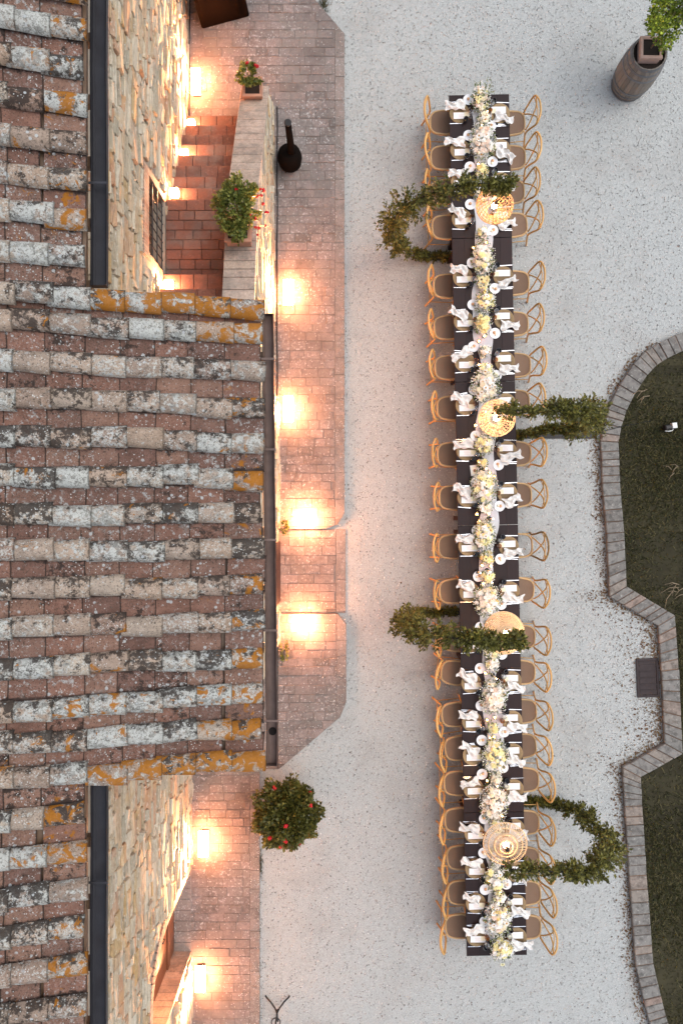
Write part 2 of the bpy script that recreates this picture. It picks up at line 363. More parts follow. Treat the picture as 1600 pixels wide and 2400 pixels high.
M = dict(
    gravel=m_gravel(), pebble=m_pebble(), stone=m_stone(), kerb=m_kerb(),
    paver=m_paver('paver_clay', [(.165, .140, .126), (.232, .190, .172), (.205, .176, .162), (.258, .208, .188), (.225, .195, .182)], .75),
    step=m_paver('step_brick', [(.15, .066, .046), (.21, .095, .066), (.17, .078, .056), (.245, .122, .088)], .12),
    border=m_paver('border_stone', [(.22, .185, .165), (.27, .225, .20), (.245, .21, .19)], .5),
    coping=m_paver('coping_slab', [(.40, .31, .24), (.46, .36, .29), (.37, .28, .22)], .15),
    brick=m_paver('wall_brick', [(.40, .22, .15), (.46, .30, .21), (.43, .33, .25), (.36, .19, .13)], .2),
    bedding=plain('rusty_bedding', (.17, .105, .07), .95, .4, 14),
    joint=plain('sandy_joint', (.19, .158, .138), .95, .3, 20),
    mortar=plain('mortar', (.27, .235, .19), .95, .3, 12),
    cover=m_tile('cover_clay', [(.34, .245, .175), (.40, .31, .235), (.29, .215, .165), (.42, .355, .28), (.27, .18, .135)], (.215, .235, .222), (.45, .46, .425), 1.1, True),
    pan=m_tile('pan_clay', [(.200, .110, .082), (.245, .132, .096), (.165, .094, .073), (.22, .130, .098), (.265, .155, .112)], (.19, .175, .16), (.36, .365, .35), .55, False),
    gutter=plain('weathered_copper', (.135, .092, .076), .55, .45, 9, .2, .4),
    gutter_dark=plain('dark_gutter_metal', (.035, .035, .04), .45, .35, 9, .4, .5),
    timber=m_wood('eave_timber', (.10, .06, .035), (.16, .10, .06)),
    door=m_wood('door_wood', (.13, .045, .02), (.22, .085, .04), (30, 30, 2)),
    iron=plain('black_iron', (.016, .015, .015), .5, .3, 20, .3, .5),
    soot=plain('sooty_steel', (.006, .004, .003), .9, .3, 18, 0, .05),
    canvas=plain('dark_brown_canvas', (.006, .004, .003), .95, .3, 10, 0, .03),
    terracotta=plain('terracotta', (.40, .21, .14), .85, .25, 14),
    pinkpot=plain('pale_terracotta', (.46, .31, .25), .85, .2, 14),
    soil=plain('soil', (.030, .021, .016), .95, .5, 60),
    lawn=plain('lawn_soil', (.034, .030, .015), .95, .6, 5),
    dryleaf=plain('dry_leaf', (.13, .075, .035), .9, .5, 6, hue=.05),
    twig=plain('dry_twig', (.27, .21, .14), .9, .3, 20),
    table=m_wood('dark_stained_wood', (.0135, .0068, .0072), (.023, .0115, .0115), (18, 1.2, 18), .5, .22),
    honey=m_wood('honey_bentwood', (.46, .24, .062), (.62, .37, .125), (8, 8, 8), .38, .5),
    rim=m_wood('pale_bentwood', (.46, .28, .12), (.56, .37, .18), (8, 8, 8), .4, .5),
    cane=m_weave('cane_seat', (.20, .122, .078), (.36, .24, .16), 24),
    cane_pale=m_weave('pale_cane_seat', (.24, .165, .085), (.34, .25, .14), 24),
    mat_=m_weave('woven_seagrass', (.17, .115, .06), (.32, .235, .135), 14),
    matrim=plain('coiled_seagrass', (.27, .19, .10), .8, .35, 40),
    linen=plain('ivory_linen', (.70, .69, .665), .9, .10, 12, 0, .15),
    paper=plain('white_card', (.80, .79, .78), .7, .04, 20),
    cream=plain('cream_card', (.78, .72, .52), .7, .05, 20),
    print=plain('pink_print', (.62, .48, .44), .8, .1, 60),
    china=plain('white_china', (.74, .75, .77), .18, .05, 10, 0, .5),
    biscuit=plain('biscuit', (.60, .36, .20), .8, .3, 50),
    steel=plain('cutlery_steel', (.75, .76, .78), .22, .05, 10, 1.0),
    glass=m_glass('clear_glass', (.93, .94, .95), .35), smoke=m_glass('smoky_glass', (.16, .13, .13), .3),
    amber=m_glass('amber_glass', (.80, .48, .22), .3),
    gauze=m_gauze(), wax=plain('ivory_wax', (.78, .68, .52), .5, .05, 10),
    brass=plain('aged_brass', (.40, .24, .08), .35, .2, 20, .8),
    flame=emit('candle_flame', (1.0, .55, .2), 60.0), bulb=emit('bulb_glow', (1.0, .58, .27), 130.0),
    lamp=emit('lamp_glow', WARM, LAMP_E), lamp_side=emit('lamp_side_glow', WARM, LAMP_E * .30), lantern=emit('lantern_glow', WARM, LANTERN_E), globe=emit('globe_glow', WARM, GLOBE_E),
    rattan=plain('rattan', (.56, .34, .17), .6, .25, 30),
    rattan_pale=plain('pale_rattan', (.66, .48, .30), .6, .25, 30),
    garland=m_leaf('garland_leaf', (.036, .036, .007), (.090, .092, .016), (.185, .175, .036)),
    shrubleaf=m_leaf('shrub_leaf', (.034, .037, .008), (.074, .080, .014), (.145, .130, .028)),
    limeleaf=m_leaf('lime_leaf', (.06, .105, .012), (.17, .24, .024), (.32, .40, .04)),
    potleaf=m_leaf('pot_leaf', (.05, .068, .012), (.11, .14, .024), (.21, .215, .045)),
    sprig=m_leaf('sprig_leaf', (.07, .10, .03), (.14, .18, .06), (.22, .25, .10)),
    grass=m_leaf('grass_blade', (.024, .030, .008), (.052, .056, .015), (.13, .108, .042)),
    red=plain('red_petal', (.45, .012, .018), .6, .3, 20),
    p_white=plain('white_petal', (.86, .85, .80), .7, .1, 20), p_cream=plain('cream_petal', (.86, .79, .60), .7, .12, 20),
    p_yellow=plain('yellow_petal', (.86, .71, .32), .7, .2, 20), p_peach=plain('peach_petal', (.86, .71, .59), .7, .15, 20),
    p_lemon=plain('lemon_petal', (.86, .80, .42), .7, .15, 20),
    p_eye=plain('flower_eye', (.45, .22, .02), .8, .2, 40), p_dark=plain('dark_eye', (.05, .03, .02), .8, .2, 40),
    oak=m_wood('weathered_oak', (.155, .142, .128), (.255, .222, .185), (30, 30, 3), .75, .25),
    hoop=plain('galvanised_hoop', (.16, .165, .175), .5, .3, 12, .6, .5),
    bark=plain('bark', (.13, .09, .055), .9, .4, 20),
    grate=plain('rusty_cast_iron', (.042, .032, .032), .75, .45, 14, .2),
    white=plain('white_plastic', (.72, .74, .72), .5, .05, 10), skin=plain('photo_print', (.25, .06, .05), .5, .4, 60),
    dark=plain('dark_room', (.012, .009, .008), .9, .2, 10), pane=m_glass('window_pane', (.25, .25, .27), .5),
)

# ================================================================== THE SETTING
# ---- ground: one gravel sheet to the horizon
g = MB(); g.add([(-250, -250, 0), (250, -250, 0), (250, 250, 0), (-250, 250, 0)], [(0, 1, 2, 3)])
tag(link('gravel_ground', g.mesh('gravel_ground', M['gravel'])), 'pale grey gravel courtyard between the house and the lawn', None, None, 'structure')

# ---- kerb line of the lawn (left edge, from top to bottom)
KP = [(1800, 748), (1690, 756), (1640, 768), (1600, 779), (1575, 788), (1537, 807), (1507, 826), (1478, 856), (1446, 905), (1424, 948), (1410, 994), (1402, 1035), (1404, 1060),
      (1406, 1133), (1411, 1196), (1416, 1250), (1423, 1397), (1536, 1465), (1545, 1592), (1551, 1739), (1453, 1795), (1458, 1886),
      (1467, 2023), (1477, 2164), (1484, 2257), (1502, 2335), (1519, 2400), (1560, 2500), (1640, 2640)]
KH = 0.10
kerb_pts = [sat(x, y, 0).to_2d() for x, y in KP]
def offset_line(pts, d):
    out = []
    for i, p in enumerate(pts):
        ns = []
        if i > 0: e = (p - pts[i - 1]).normalized(); ns.append(Vector((-e.y, e.x)))
        if i < len(pts) - 1: e = (pts[i + 1] - p).normalized(); ns.append(Vector((-e.y, e.x)))
        n = sum(ns, Vector((0, 0))).normalized(); q = d / max(n.dot(ns[0]), .55)
        out.append(p + n * q)
    return out
kerb_in = offset_line(kerb_pts, .31)
poly_in = [(p.x, p.y) for p in kerb_in]

# ---- lawn
lw = MB()
for i in range(len(kerb_in) - 1):
    a, b = kerb_in[i], kerb_in[i + 1]
    lw.add([(a.x - .06, a.y, .055), (b.x - .06, b.y, .055), (60, b.y, .055), (60, a.y, .055)], [(0, 1, 2, 3)])
# strips above and below the kerb line belong to the gravel again
tag(link('lawn_ground', lw.mesh('lawn_ground', M['lawn'])), 'dark soil under the lawn behind the kerb', None, None, 'structure')

def inside_lawn(x, y):
    for i in range(len(kerb_in) - 1):
        a, b = kerb_in[i], kerb_in[i + 1]
        lo, hi = min(a.y, b.y), max(a.y, b.y)
        if lo <= y <= hi and hi > lo:
            f = (y - a.y) / (b.y - a.y); xx = a.x + (b.x - a.x) * f
            if x < xx + .02: return False
    return kerb_in[-1].y < y < kerb_in[0].y
def blades(name, pts, hmin, hmax, w, mat, lean=.7, z=.055):
    rs = np.random.RandomState(3); n = len(pts)
    p = np.array(pts); an = rs.rand(n) * 6.283; h = hmin + rs.rand(n) * (hmax - hmin)
    la = rs.rand(n) * 6.283; le = rs.rand(n) * lean
    base = np.column_stack([p, np.full(n, z)])
    dx = np.column_stack([np.cos(an) * w, np.sin(an) * w, np.zeros(n)])
    mid = base + np.column_stack([np.cos(la) * le * h * .4, np.sin(la) * le * h * .4, h * .6])
    tip = base + np.column_stack([np.cos(la) * le * h * 1.3, np.sin(la) * le * h * 1.3, h])
    V = np.stack([base - dx, base + dx, mid + dx * .8, mid - dx * .8, tip], 1).reshape(-1, 3)
    i0 = np.arange(n) * 5
    F = np.concatenate([np.stack([i0, i0 + 1, i0 + 2], 1), np.stack([i0, i0 + 2, i0 + 3], 1), np.stack([i0 + 3, i0 + 2, i0 + 4], 1)])
    return tri_mesh(name, V, F, mat)
def tri_mesh(name, V, F, mat):
    me = bpy.data.meshes.new(name)
    me.vertices.add(len(V)); me.vertices.foreach_set('co', V.astype(np.float32).ravel())
    me.loops.add(F.size); me.loops.foreach_set('vertex_index', F.astype(np.int32).ravel())
    me.polygons.add(len(F)); me.polygons.foreach_set('loop_start', np.arange(0, F.size, 3, dtype=np.int32))
    me.update(calc_edges=True); me.validate()
    if mat: me.materials.append(mat)
    return me
gp = []
while len(gp) < 52000:
    x = rnd.uniform(4.2, 7.6); y = rnd.uniform(-10.2, 3.4)
    if inside_lawn(x, y) and (rnd.random() < .55 + .45 * math.sin(x * 2.3 + 1) * math.sin(y * 1.7)): gp.append((x, y))
tag(link('lawn_grass', blades('lawn_grass', gp, .02, .06, .0065, M['grass'], 1.6)), 'short dark green grass of the lawn inside the stone kerb', None, None, 'stuff')

# ---- kerb stones
kerb = thing('stone_kerb', 'low grey stone kerb curving and stepping round the dark lawn', 'kerb', (kerb_pts[10].x, kerb_pts[10].y, 0))
bed = MB()
for i in range(len(kerb_pts) - 1):
    a, b, c2, d2 = kerb_pts[i], kerb_pts[i + 1], kerb_in[i + 1], kerb_in[i]
    bed.prism([(a.x + .012, a.y), (b.x + .012, b.y), (c2.x - .01, c2.y), (d2.x - .01, d2.y)], .001, KH - .02)
link('kerb_bed', bed.mesh('kerb_bed', M['bedding']), kerb, world_mesh=True)
for i in range(len(kerb_pts) - 1):
    a, b, ai, bi = kerb_pts[i], kerb_pts[i + 1], kerb_in[i], kerb_in[i + 1]
    L = (b - a).length; n = max(1, round(L / rnd.choice((.145, .17, .2)))); 
    cuts = [0] + sorted((k + rnd.uniform(-.13, .13)) / n for k in range(1, n)) + [1]
    for k in range(n):
        f0, f1 = cuts[k] + .006 / L, cuts[k + 1] - .006 / L
        q = [a.lerp(b, f0), a.lerp(b, f1), ai.lerp(bi, f1), ai.lerp(bi, f0)]
        c = (q[0] + q[1] + q[2] + q[3]) / 4
        q = [(p - c) * rnd.uniform(.985, 1.0) for p in q]
        z = KH + rnd.uniform(-.010, .012)
        m = MB().prism([(p.x, p.y) for p in q], .02, z, .012)
        link('kerbstone', m.mesh('kerbstone', M['kerb']), kerb, (c.x - kerb.location.x, c.y - kerb.location.y, 0))

# ---- pavement: clay pavers in courses, three slabs along the house and one along the lower wing
def clip(poly, cv):
    out = poly
    for i in range(len(cv)):
        a, b = cv[i], cv[(i + 1) % len(cv)]
        inp, out = out, []
        def side(p): return (b[0] - a[0]) * (p[1] - a[1]) - (b[1] - a[1]) * (p[0] - a[0])
        for j in range(len(inp)):
            p, q = inp[j], inp[(j + 1) % len(inp)]; sp, sq = side(p), side(q)
            if sp >= 0: out.append(p)
            if (sp >= 0) != (sq >= 0):
                t_ = sp / (sp - sq); out.append((p[0] + (q[0] - p[0]) * t_, p[1] + (q[1] - p[1]) * t_))
        if not out: return []
    return out
def area(p): return abs(sum(p[i][0] * p[(i + 1) % len(p)][1] - p[(i + 1) % len(p)][0] * p[i][1] for i in range(len(p)))) / 2
def G(*pts): return [tuple(at(x, y, 0).to_2d()) for x, y in pts]
XE = at(791, 0).x
pav_polys = [   # polygon counter-clockwise, height
    ('upper', [(-2.75, 9.6), (-2.75, -.30), (XE - .35, -.30), (XE - .12, -.22), (XE, -.02), (XE, 8.45), (XE - 1.0, 9.6)], .06),
    ('middle', [(-1.12, -.305), (-1.12, -1.79), (XE + .02, -1.79), (XE + .02, -.305)], .012),
    ('lower', [(-1.12, -1.795), (-1.12, -4.55), (-1.05, -4.50), (-.02, -3.62), (XE + .03, -3.35), (XE + .03, -1.98), (XE - .12, -1.795)], .06),
    ('wing', [(-2.70, -4.5), (-2.70, -9.8), (-1.445, -9.8), (-1.445, -4.551)], .04),
    ('corner', [(-2.70, -2.3), (-2.70, -4.5), (-1.46, -4.553), (-1.125, -4.55), (-1.125, -2.3)], .041)]
pb = MB()
for nm, pl, h in pav_polys: pb.prism(pl, .0012, h - .007)
pav = tag(link('pavement', pb.mesh('pavement', M['joint'])), 'worn pink clay pavement along the foot of the house', None, None, 'structure')
pieces = []
for nm, pl, h in pav_polys:
    xs = [p[0] for p in pl]; ys = [p[1] for p in pl]
    bw = .17
    inner_x1 = max(xs) - bw
    y = max(ys)
    row = 0
    # border stones down the courtyard edge
    yy = max(ys)
    while yy > min(ys):
        ln = rnd.uniform(.22, .48)
        r = [(inner_x1 + .006, yy - ln + .005), (max(xs), yy - ln + .005), (max(xs), yy - .005), (inner_x1 + .006, yy - .005)]
        q = clip(r, pl)
        if len(q) > 2 and area(q) > .01: pieces.append((q, h, 'border'))
        yy -= ln
    while y > min(ys):
        ch = rnd.choice((.145, .155, .165)); x = min(xs) - rnd.random() * .2; row += 1
        while x < inner_x1:
            ln = rnd.choice((.2, .25, .28, .28, .31, .36)); 
            r = [(x + .003, y - ch + .003), (min(x + ln, inner_x1 + .003) - .003, y - ch + .003), (min(x + ln, inner_x1 + .003) - .003, y - .003), (x + .003, y - .003)]
            if r[1][0] - r[0][0] > .03:
                q = clip(r, pl)
                if len(q) > 2 and area(q) > .004: pieces.append((q, h, 'paver'))
            x += ln
        y -= ch
def pav_seen(q):
    cx = sum(p[0] for p in q) / len(q); cy = sum(p[1] for p in q) / len(q)
    if abs(cy) > 9.0: return -1
    if cx < -1.1 and -3.3 < cy < 7.0: return -1
    if -1.1 <= cx < -1.0: return -.5
    return area(q) 
pieces.sort(key=lambda p: -pav_seen(p[0]))
rest = {'paver': MB(), 'border': MB()}
cnt = {'paver': 0, 'border': 0}
for q, h, kind in pieces:
    z1 = h + rnd.uniform(-.005, .006)
    c = (sum(p[0] for p in q) / len(q), sum(p[1] for p in q) / len(q))
    if cnt[kind] < 290 and pav_seen(q) > 0:
        cnt[kind] += 1
        m = MB().prism([(p[0] - c[0], p[1] - c[1]) for p in q], h - .03, z1, .003)
        link('paver' if kind == 'paver' else 'border_stone', m.mesh(kind, M[kind]), pav, (c[0], c[1], 0))
    else: rest[kind].prism(q, h - .03, z1, .006)
for k_, nm in (('paver', 'pavers'), ('border', 'border_stones')):
    if rest[k_].f: link(nm, rest[k_].mesh(nm, M[k_]), pav)['kind'] = 'stuff'

# ---- loose pebbles lying on the gravel
def pebbles(n, seed, x0, x1, y0, y1, smin, smax, ok, z=0.0):
    rs = np.random.RandomState(seed); P = np.column_stack([rs.uniform(x0, x1, n), rs.uniform(y0, y1, n)])
    P = P[[ok(x, y) for x, y in P]]; n = len(P)
    s_ = smin + (smax - smin) * rs.rand(n) ** 2.2
    octa = np.array([(1, 0, 0), (-1, 0, 0), (0, 1, 0), (0, -1, 0), (0, 0, .55), (0, 0, -.4)])
    tri = np.array([(0, 2, 4), (2, 1, 4), (1, 3, 4), (3, 0, 4), (2, 0, 5), (1, 2, 5), (3, 1, 5), (0, 3, 5)])
    V = octa[None] * s_[:, None, None] * (.65 + .7 * rs.rand(n, 6, 1))
    an = rs.rand(n) * 6.283; ca, sa = np.cos(an), np.sin(an)
    X = V[:, :, 0] * ca[:, None] - V[:, :, 1] * sa[:, None]; Y = V[:, :, 0] * sa[:, None] + V[:, :, 1] * ca[:, None]
    V = np.stack([X + P[:, :1], Y + P[:, 1:], V[:, :, 2] + s_[:, None] * .2 + z], 2)
    F = (tri[None] + (np.arange(n) * 6)[:, None, None]).reshape(-1, 3)
    return tri_mesh('pebbles', V.reshape(-1, 3), F, M['pebble'])
def edge_x(y):
    for i in range(len(kerb_pts) - 1):
        a, b = kerb_pts[i], kerb_pts[i + 1]
        if b.y <= y <= a.y and a.y > b.y: return a.x + (b.x - a.x) * (y - a.y) / (b.y - a.y)
    return 99 if y > 0 else 6.0
def pav_edge(y):
    if y > 8.45: return XE - (y - 8.45)
    if y > -3.4: return XE + .03
    if y > -4.5: return .03 - (-3.4 - y) * 1.0
    return -1.445
tag(link('loose_gravel', pebbles(105000, 5, -1.5, 6.6, -9.6, 9.6, .005, .016, lambda x, y: pav_edge(y) < x < edge_x(y))),
    'loose pale pebbles of the gravel courtyard', None, None, 'stuff')
tag(link('strewn_gravel', pebbles(16000, 6, -1.1, .1, -4.6, 8.6, .004, .012, lambda x, y: x < pav_edge(y) - .02 and not (-1.80 < y < -.29) and rnd.random() < math.exp(-(pav_edge(y) - x) / (.10 if y > -2.6 else .28)), .062)),
    'pale pebbles strewn over the edge of the pavement', None, None, 'stuff')
tag(link('strewn_gravel', pebbles(9000, 7, -2.6, -1.45, -9.2, -4.6, .004, .012, lambda x, y: rnd.random() < math.exp(-(-1.45 - x) / .10), .042)),
    'pale pebbles strewn over the lower pavement edge', None, None, 'stuff')
# brown leaf litter along the kerb and a few scattered bits
lit = []
for i in range(3800):
    y = rnd.uniform(-9.3, 3.0); lit.append((edge_x(y) - abs(rnd.gauss(0, .09)) - .005, y))
for i in range(1500): lit.append((edge_x((yy := rnd.uniform(-4.5, -1.4))) - abs(rnd.gauss(0, .38)), yy))
for i in range(160): lit.append((rnd.uniform(.2, 5.8), rnd.uniform(-9, 9)))
lit = [p for p in lit if p[0] < edge_x(p[1]) - .004]
rs = np.random.RandomState(8); n = len(lit); P = np.array(lit)
an = rs.rand(n) * 6.283; L = .006 + .018 * rs.rand(n) ** 2; W = L * (.3 + .5 * rs.rand(n))
A = np.column_stack([np.cos(an) * L, np.sin(an) * L, .3 * L]); Bv = np.column_stack([-np.sin(an) * W, np.cos(an) * W, .2 * W])
C0 = np.column_stack([P, np.full(n, .014)])
V = np.stack([C0 - A, C0 + Bv, C0 + A, C0 - Bv], 1).reshape(-1, 3); i0 = np.arange(n) * 4
tag(link('leaf_litter', tri_mesh('leaf_litter', V, np.concatenate([np.stack([i0, i0 + 1, i0 + 2], 1), np.stack([i0, i0 + 2, i0 + 3], 1)]), M['dryleaf'])),
    'brown leaf litter lying along the foot of the kerb', None, None, 'stuff')
# weeds in the pavement edge
wd = []
for i in range(500):
    y = rnd.uniform(-3.4, 8.4); wd.append((XE + abs(rnd.gauss(0, .02)) + .005, y)) if rnd.random() < .35 else None
for i in range(220): wd.append((at(742, 0).x + rnd.gauss(0, .05), at(0, 12).y + rnd.gauss(0, .07)))
for i in range(260): wd.append((-1.44 + abs(rnd.gauss(0, .02)), rnd.uniform(-9, -4.9) if rnd.random() < .5 else at(0, 1985).y + rnd.gauss(0, .1)))
tag(link('edge_weeds', blades('edge_weeds', wd, .015, .05, .005, M['grass'], 1.5, .0)), 'small weeds growing along the pavement edge', None, None, 'stuff')

# ================================================================== THE FARMHOUSE
XW, XL, XF = -2.72, -2.66, -1.11              # upper wall, lower wall, front of the projecting wing
house = thing('farmhouse', 'old stone farmhouse with lichen covered tile roof and projecting wing', 'house', (-3.2, 0, 0))
SLOPE = .26; XEAVE, ZEAVE = -.775, 5.36; XMAIN = -2.42
def zroof(x): return ZEAVE + SLOPE * (XEAVE - x)

def stones(u0, u1, v0, v1, ok, fn, hmin=.07, hmax=.19):
    """rubble masonry: list of (verts, faces, area); u runs along the wall, v up; fn(u, v, out) gives the point"""
    res = []; v = v0
    while v < v1:
        ch = rnd.uniform(hmin, hmax); u = u0 - rnd.random() * .2
        while u < u1:
            w = rnd.choice((.12, .18, .26, .34, .44, .56)) * rnd.uniform(.8, 1.2)
            parts = [(v, ch)] if (rnd.random() < .7 or ch < .1) else [(v, ch * .5), (v + ch * .5, ch * .5)]
            for pv, ph in parts:
                a0, a1, b0, b1 = u + .007, u + w - .007, pv + .005, pv + ph - .005
                a0 = max(a0, u0); a1 = min(a1, u1)
                if a1 - a0 < .03 or not ok(a0, a1, b0, b1): continue
                j = lambda: rnd.uniform(-.012, .012)
                out = rnd.uniform(.010, .046); ins = .012
                cs = [(a0 + j(), b0 + j() * .6), (a1 + j(), b0 + j() * .6), (a1 + j(), b1 + j() * .6), (a0 + j(), b1 + j() * .6)]
                mu, mv = (a0 + a1) / 2, (b0 + b1) / 2
                fr = [(mu + (p - mu) * (1 - ins / max(abs(p - mu), .03)), mv + (q - mv) * (1 - ins / max(abs(q - mv), .03))) for p, q in cs]
                tv, tu = rnd.gauss(0, .010), rnd.gauss(0, .009); sv = max(b1 - b0, .02); su = max(a1 - a0, .02)
                vv = [fn(p, q, -.01) for p, q in cs] + [fn(p, q, out * .7) for p, q in cs] + [fn(p, q, max(.002, out + j() * .5 + tv * 2 * (q - mv) / sv + tu * 2 * (p - mu) / su)) for p, q in fr]
                ff = [(8, 9, 10, 11)]
                for i in range(4):
                    k2 = (i + 1) % 4; ff += [(i, k2, k2 + 4, i + 4), (i + 4, k2 + 4, k2 + 8, i + 8)]
                res.append((vv, ff, (a1 - a0) * (b1 - b0), (mu, mv)))
            u += w
        v += ch
    return res
def place_stones(lst, parent, keep, seen):
    lst.sort(key=lambda s: -(s[2] if seen(*s[3]) else s[2] * .001)); big = MB()
    for i, (vv, ff, ar, c) in enumerate(lst):
        if i < keep and seen(*c):
            o = Vector(vv[8]); m = MB().add([Vector(v) - o for v in vv], ff)
            link('stone', m.mesh('stone', M['stone']), parent, o - wpos(parent))
        else: big.add(vv, ff)
    if big.f: link('stones', big.mesh('stones', M['stone']), parent, world_mesh=True)['kind'] = 'stuff'

# window in the upper wall and its place
WY0, WY1, WZ0, WZ1 = 3.66, 4.78, 1.66, 2.62
wall_u = MB()
ZT = 5.35
def slab(mb, x, y0, y1, z0, z1, d=.5): mb.box((x - d / 2, (y0 + y1) / 2, (z0 + z1) / 2), (d, y1 - y0, z1 - z0))
slab(wall_u, XW, 1.9, WY0, 0, ZT); slab(wall_u, XW, WY1, 12, 0, ZT); slab(wall_u, XW, WY0, WY1, 0, WZ0); slab(wall_u, XW, WY0, WY1, WZ1, ZT)
wu = link('stair_wall', wall_u.mesh('stair_wall', M['mortar']), house, world_mesh=True)
ok_u = lambda a0, a1, b0, b1: not (a1 > WY0 - .12 and a0 < WY1 + .03 and b1 > WZ0 - .02 and b0 < WZ1 + .29) and not (a1 > 4.05 and a0 < 6.02 and b1 > 4.36)
st = stones(1.95, 9.7, 0.0, 4.95, ok_u, lambda u, v, o: (XW + o, u, v))
place_stones(st, wu, 150, lambda u, v: v < 4.5 and u * 1664 / (H - v) < 1195 and u > 3.2)
# brick flat arch over the window, brick jamb, and the brick surround of the window above, half under the eave
n = 26
for i in range(n):
    y = WY0 - .10 + (WY1 - WY0 + .12) * (i + .5) / n
    lean = (i - n / 2) / n * .35
    m = MB().box((0, 0, 0), (.06, (WY1 - WY0 + .12) / n - .007, .25), bev=.006, M=Matrix.Rotation(-lean * .5, 3, 'X'))
    link('brick', m.mesh('lintel_brick', M['brick']), wu, Vector((XW - .005, y, WZ1 + .14)) - wpos(wu))
for k_ in range(8):
    m = MB().box((0, 0, 0), (.25, .10 + .02 * (k_ % 2), (WZ1 - WZ0) / 8 - .008), bev=.005)
    link('brick', m.mesh('jamb_brick', M['brick']), wu, Vector((XW - .12, WY0 - .045, WZ0 + (WZ1 - WZ0) * (k_ + .5) / 8)) - wpos(wu))
for k_ in range(14):
    m = MB().box((0, 0, 0), (.07, .13, .40), bev=.006)
    link('brick', m.mesh('surround_brick', M['brick']), wu, Vector((XW - .01, 4.12 + k_ * .14, 4.56)) - wpos(wu))
win = link('window', MB().box((XW - .24, (WY0 + WY1) / 2, (WZ0 + WZ1) / 2), (.02, WY1 - WY0, WZ1 - WZ0)).mesh('window', M['dark']), house, world_mesh=True)
fr = MB()
for y in (WY0 + .035, (WY0 + WY1) / 2, WY1 - .035): fr.box((XW - .20, y, (WZ0 + WZ1) / 2), (.05, .07, WZ1 - WZ0))
for z in (WZ0 + .035, WZ1 - .035): fr.box((XW - .197, (WY0 + WY1) / 2, z), (.05, WY1 - WY0 - .15, .06))
link('window_frame', fr.mesh('window_frame', M['timber']), win, world_mesh=True)
gl = MB()
for y0, y1 in ((WY0 + .07, (WY0 + WY1) / 2 - .035), ((WY0 + WY1) / 2 + .035, WY1 - .07)): gl.box((XW - .215, (y0 + y1) / 2, (WZ0 + WZ1) / 2), (.006, y1 - y0, WZ1 - WZ0 - .13))
link('pane', gl.mesh('pane', M['pane']), win, world_mesh=True)
for i in range(8):
    y = WY0 + (WY1 - WY0) * (i + .5) / 8
    link('bar', MB().tube([(XW - .03, y, WZ0 - .02), (XW - .03, y, WZ1 + .02)], .009, 6).mesh('bar', M['iron']), win, world_mesh=True)
for i in range(4):
    z = WZ0 + .1 + (WZ1 - WZ0 - .15) * i / 3
    link('crossbar', MB().tube([(XW - .02, WY0 - .03, z), (XW - .02, WY1 + .03, z)], .010, 6).mesh('crossbar', M['iron']), win, world_mesh=True)

# lower wall with the arched doorway
DY0, DY1, DSP = -7.80, -6.27, 1.92; DR = (DY1 - DY0) / 2; DC = (DY0 + DY1) / 2
wall_l = MB()
slab(wall_l, XL, DY1, -2.2, 0, ZT); slab(wall_l, XL, -12, DY0, 0, ZT); slab(wall_l, XL, DY0, DY1, 3.0, ZT)
N = 16
ang = [math.pi * i / N for i in range(N + 1)]
for i in range(N):
    p0 = (DC + DR * math.cos(ang[i]), DSP + DR * math.sin(ang[i])); p1 = (DC + DR * math.cos(ang[i + 1]), DSP + DR * math.sin(ang[i + 1]))
    q = []
    for x in (XL, XL - .5): q += [(x, p0[0], p0[1]), (x, p1[0], p1[1]), (x, p1[0], 3.0), (x, p0[0], 3.0)]
    wall_l.add(q, [(0, 1, 2, 3), (7, 6, 5, 4), (0, 4, 5, 1)])
wl_ = link('courtyard_wall', wall_l.mesh('courtyard_wall', M['mortar']), house, world_mesh=True)
def ok_l(a0, a1, b0, b1):
    if a1 > DY0 - .03 and a0 < DY1 + .03:
        if b0 < DSP: return a0 > DY1 - .02 or a1 < DY0 + .02
        for a in (a0, (a0 + a1) / 2, a1):
            for b in (b0, b1):
                if math.hypot(a - DC, b - DSP) < DR + .15: return False
    return True
st = stones(-9.9, -2.35, 0.0, 4.95, ok_l, lambda u, v, o: (XL + o, u, v))
place_stones(st, wl_, 115, lambda u, v: v < 4.4 and -u * 1664 / (H - v) < 1195 and u < -3.6)
for i in range(30):
    a = math.pi * (i + .5) / 30
    m = MB().box((0, 0, 0), (.09, (DR + .07) * math.pi / 30 - .008, .15), bev=.006, M=Matrix.Rotation(a - math.pi / 2, 3, 'X'))
    link('brick', m.mesh('arch_brick', M['brick']), wl_, Vector((XL - .012, DC + (DR + .075) * math.cos(a), DSP + (DR + .075) * math.sin(a))) - wpos(wl_))
for s_, y in ((-1, DY0), (1, DY1)):           # jambs of larger dressed blocks
    z = 0.04
    while z < DSP:
        h = rnd.uniform(.14, .24); h = min(h, DSP - z)
        m = MB().box((0, 0, 0), (.34, .05, h - .012), bev=.008)
        link('jamb_block', m.mesh('jamb_block', M['coping']), wl_, Vector((XL - .16, y - s_ * .012, z + h / 2)) - wpos(wl_)); z += h
dr = link('door', MB().box((XL - .36, DC, 1.35), (.03, DY1 - DY0 + .1, 2.7)).mesh('door', M['dark']), house, world_mesh=True)
for i in range(10):
    y = DY0 + (DY1 - DY0) * (i + .5) / 10
    zt = DSP + math.sqrt(max(DR * DR - (y - DC) ** 2, .0)) + .02
    link('plank', MB().box((0, 0, 0), (.04, (DY1 - DY0) / 10 - .006, zt - .05), bev=.004).mesh('plank', M['door']), dr, Vector((XL - .32, y, .05 + (zt - .05) / 2)) - wpos(dr))
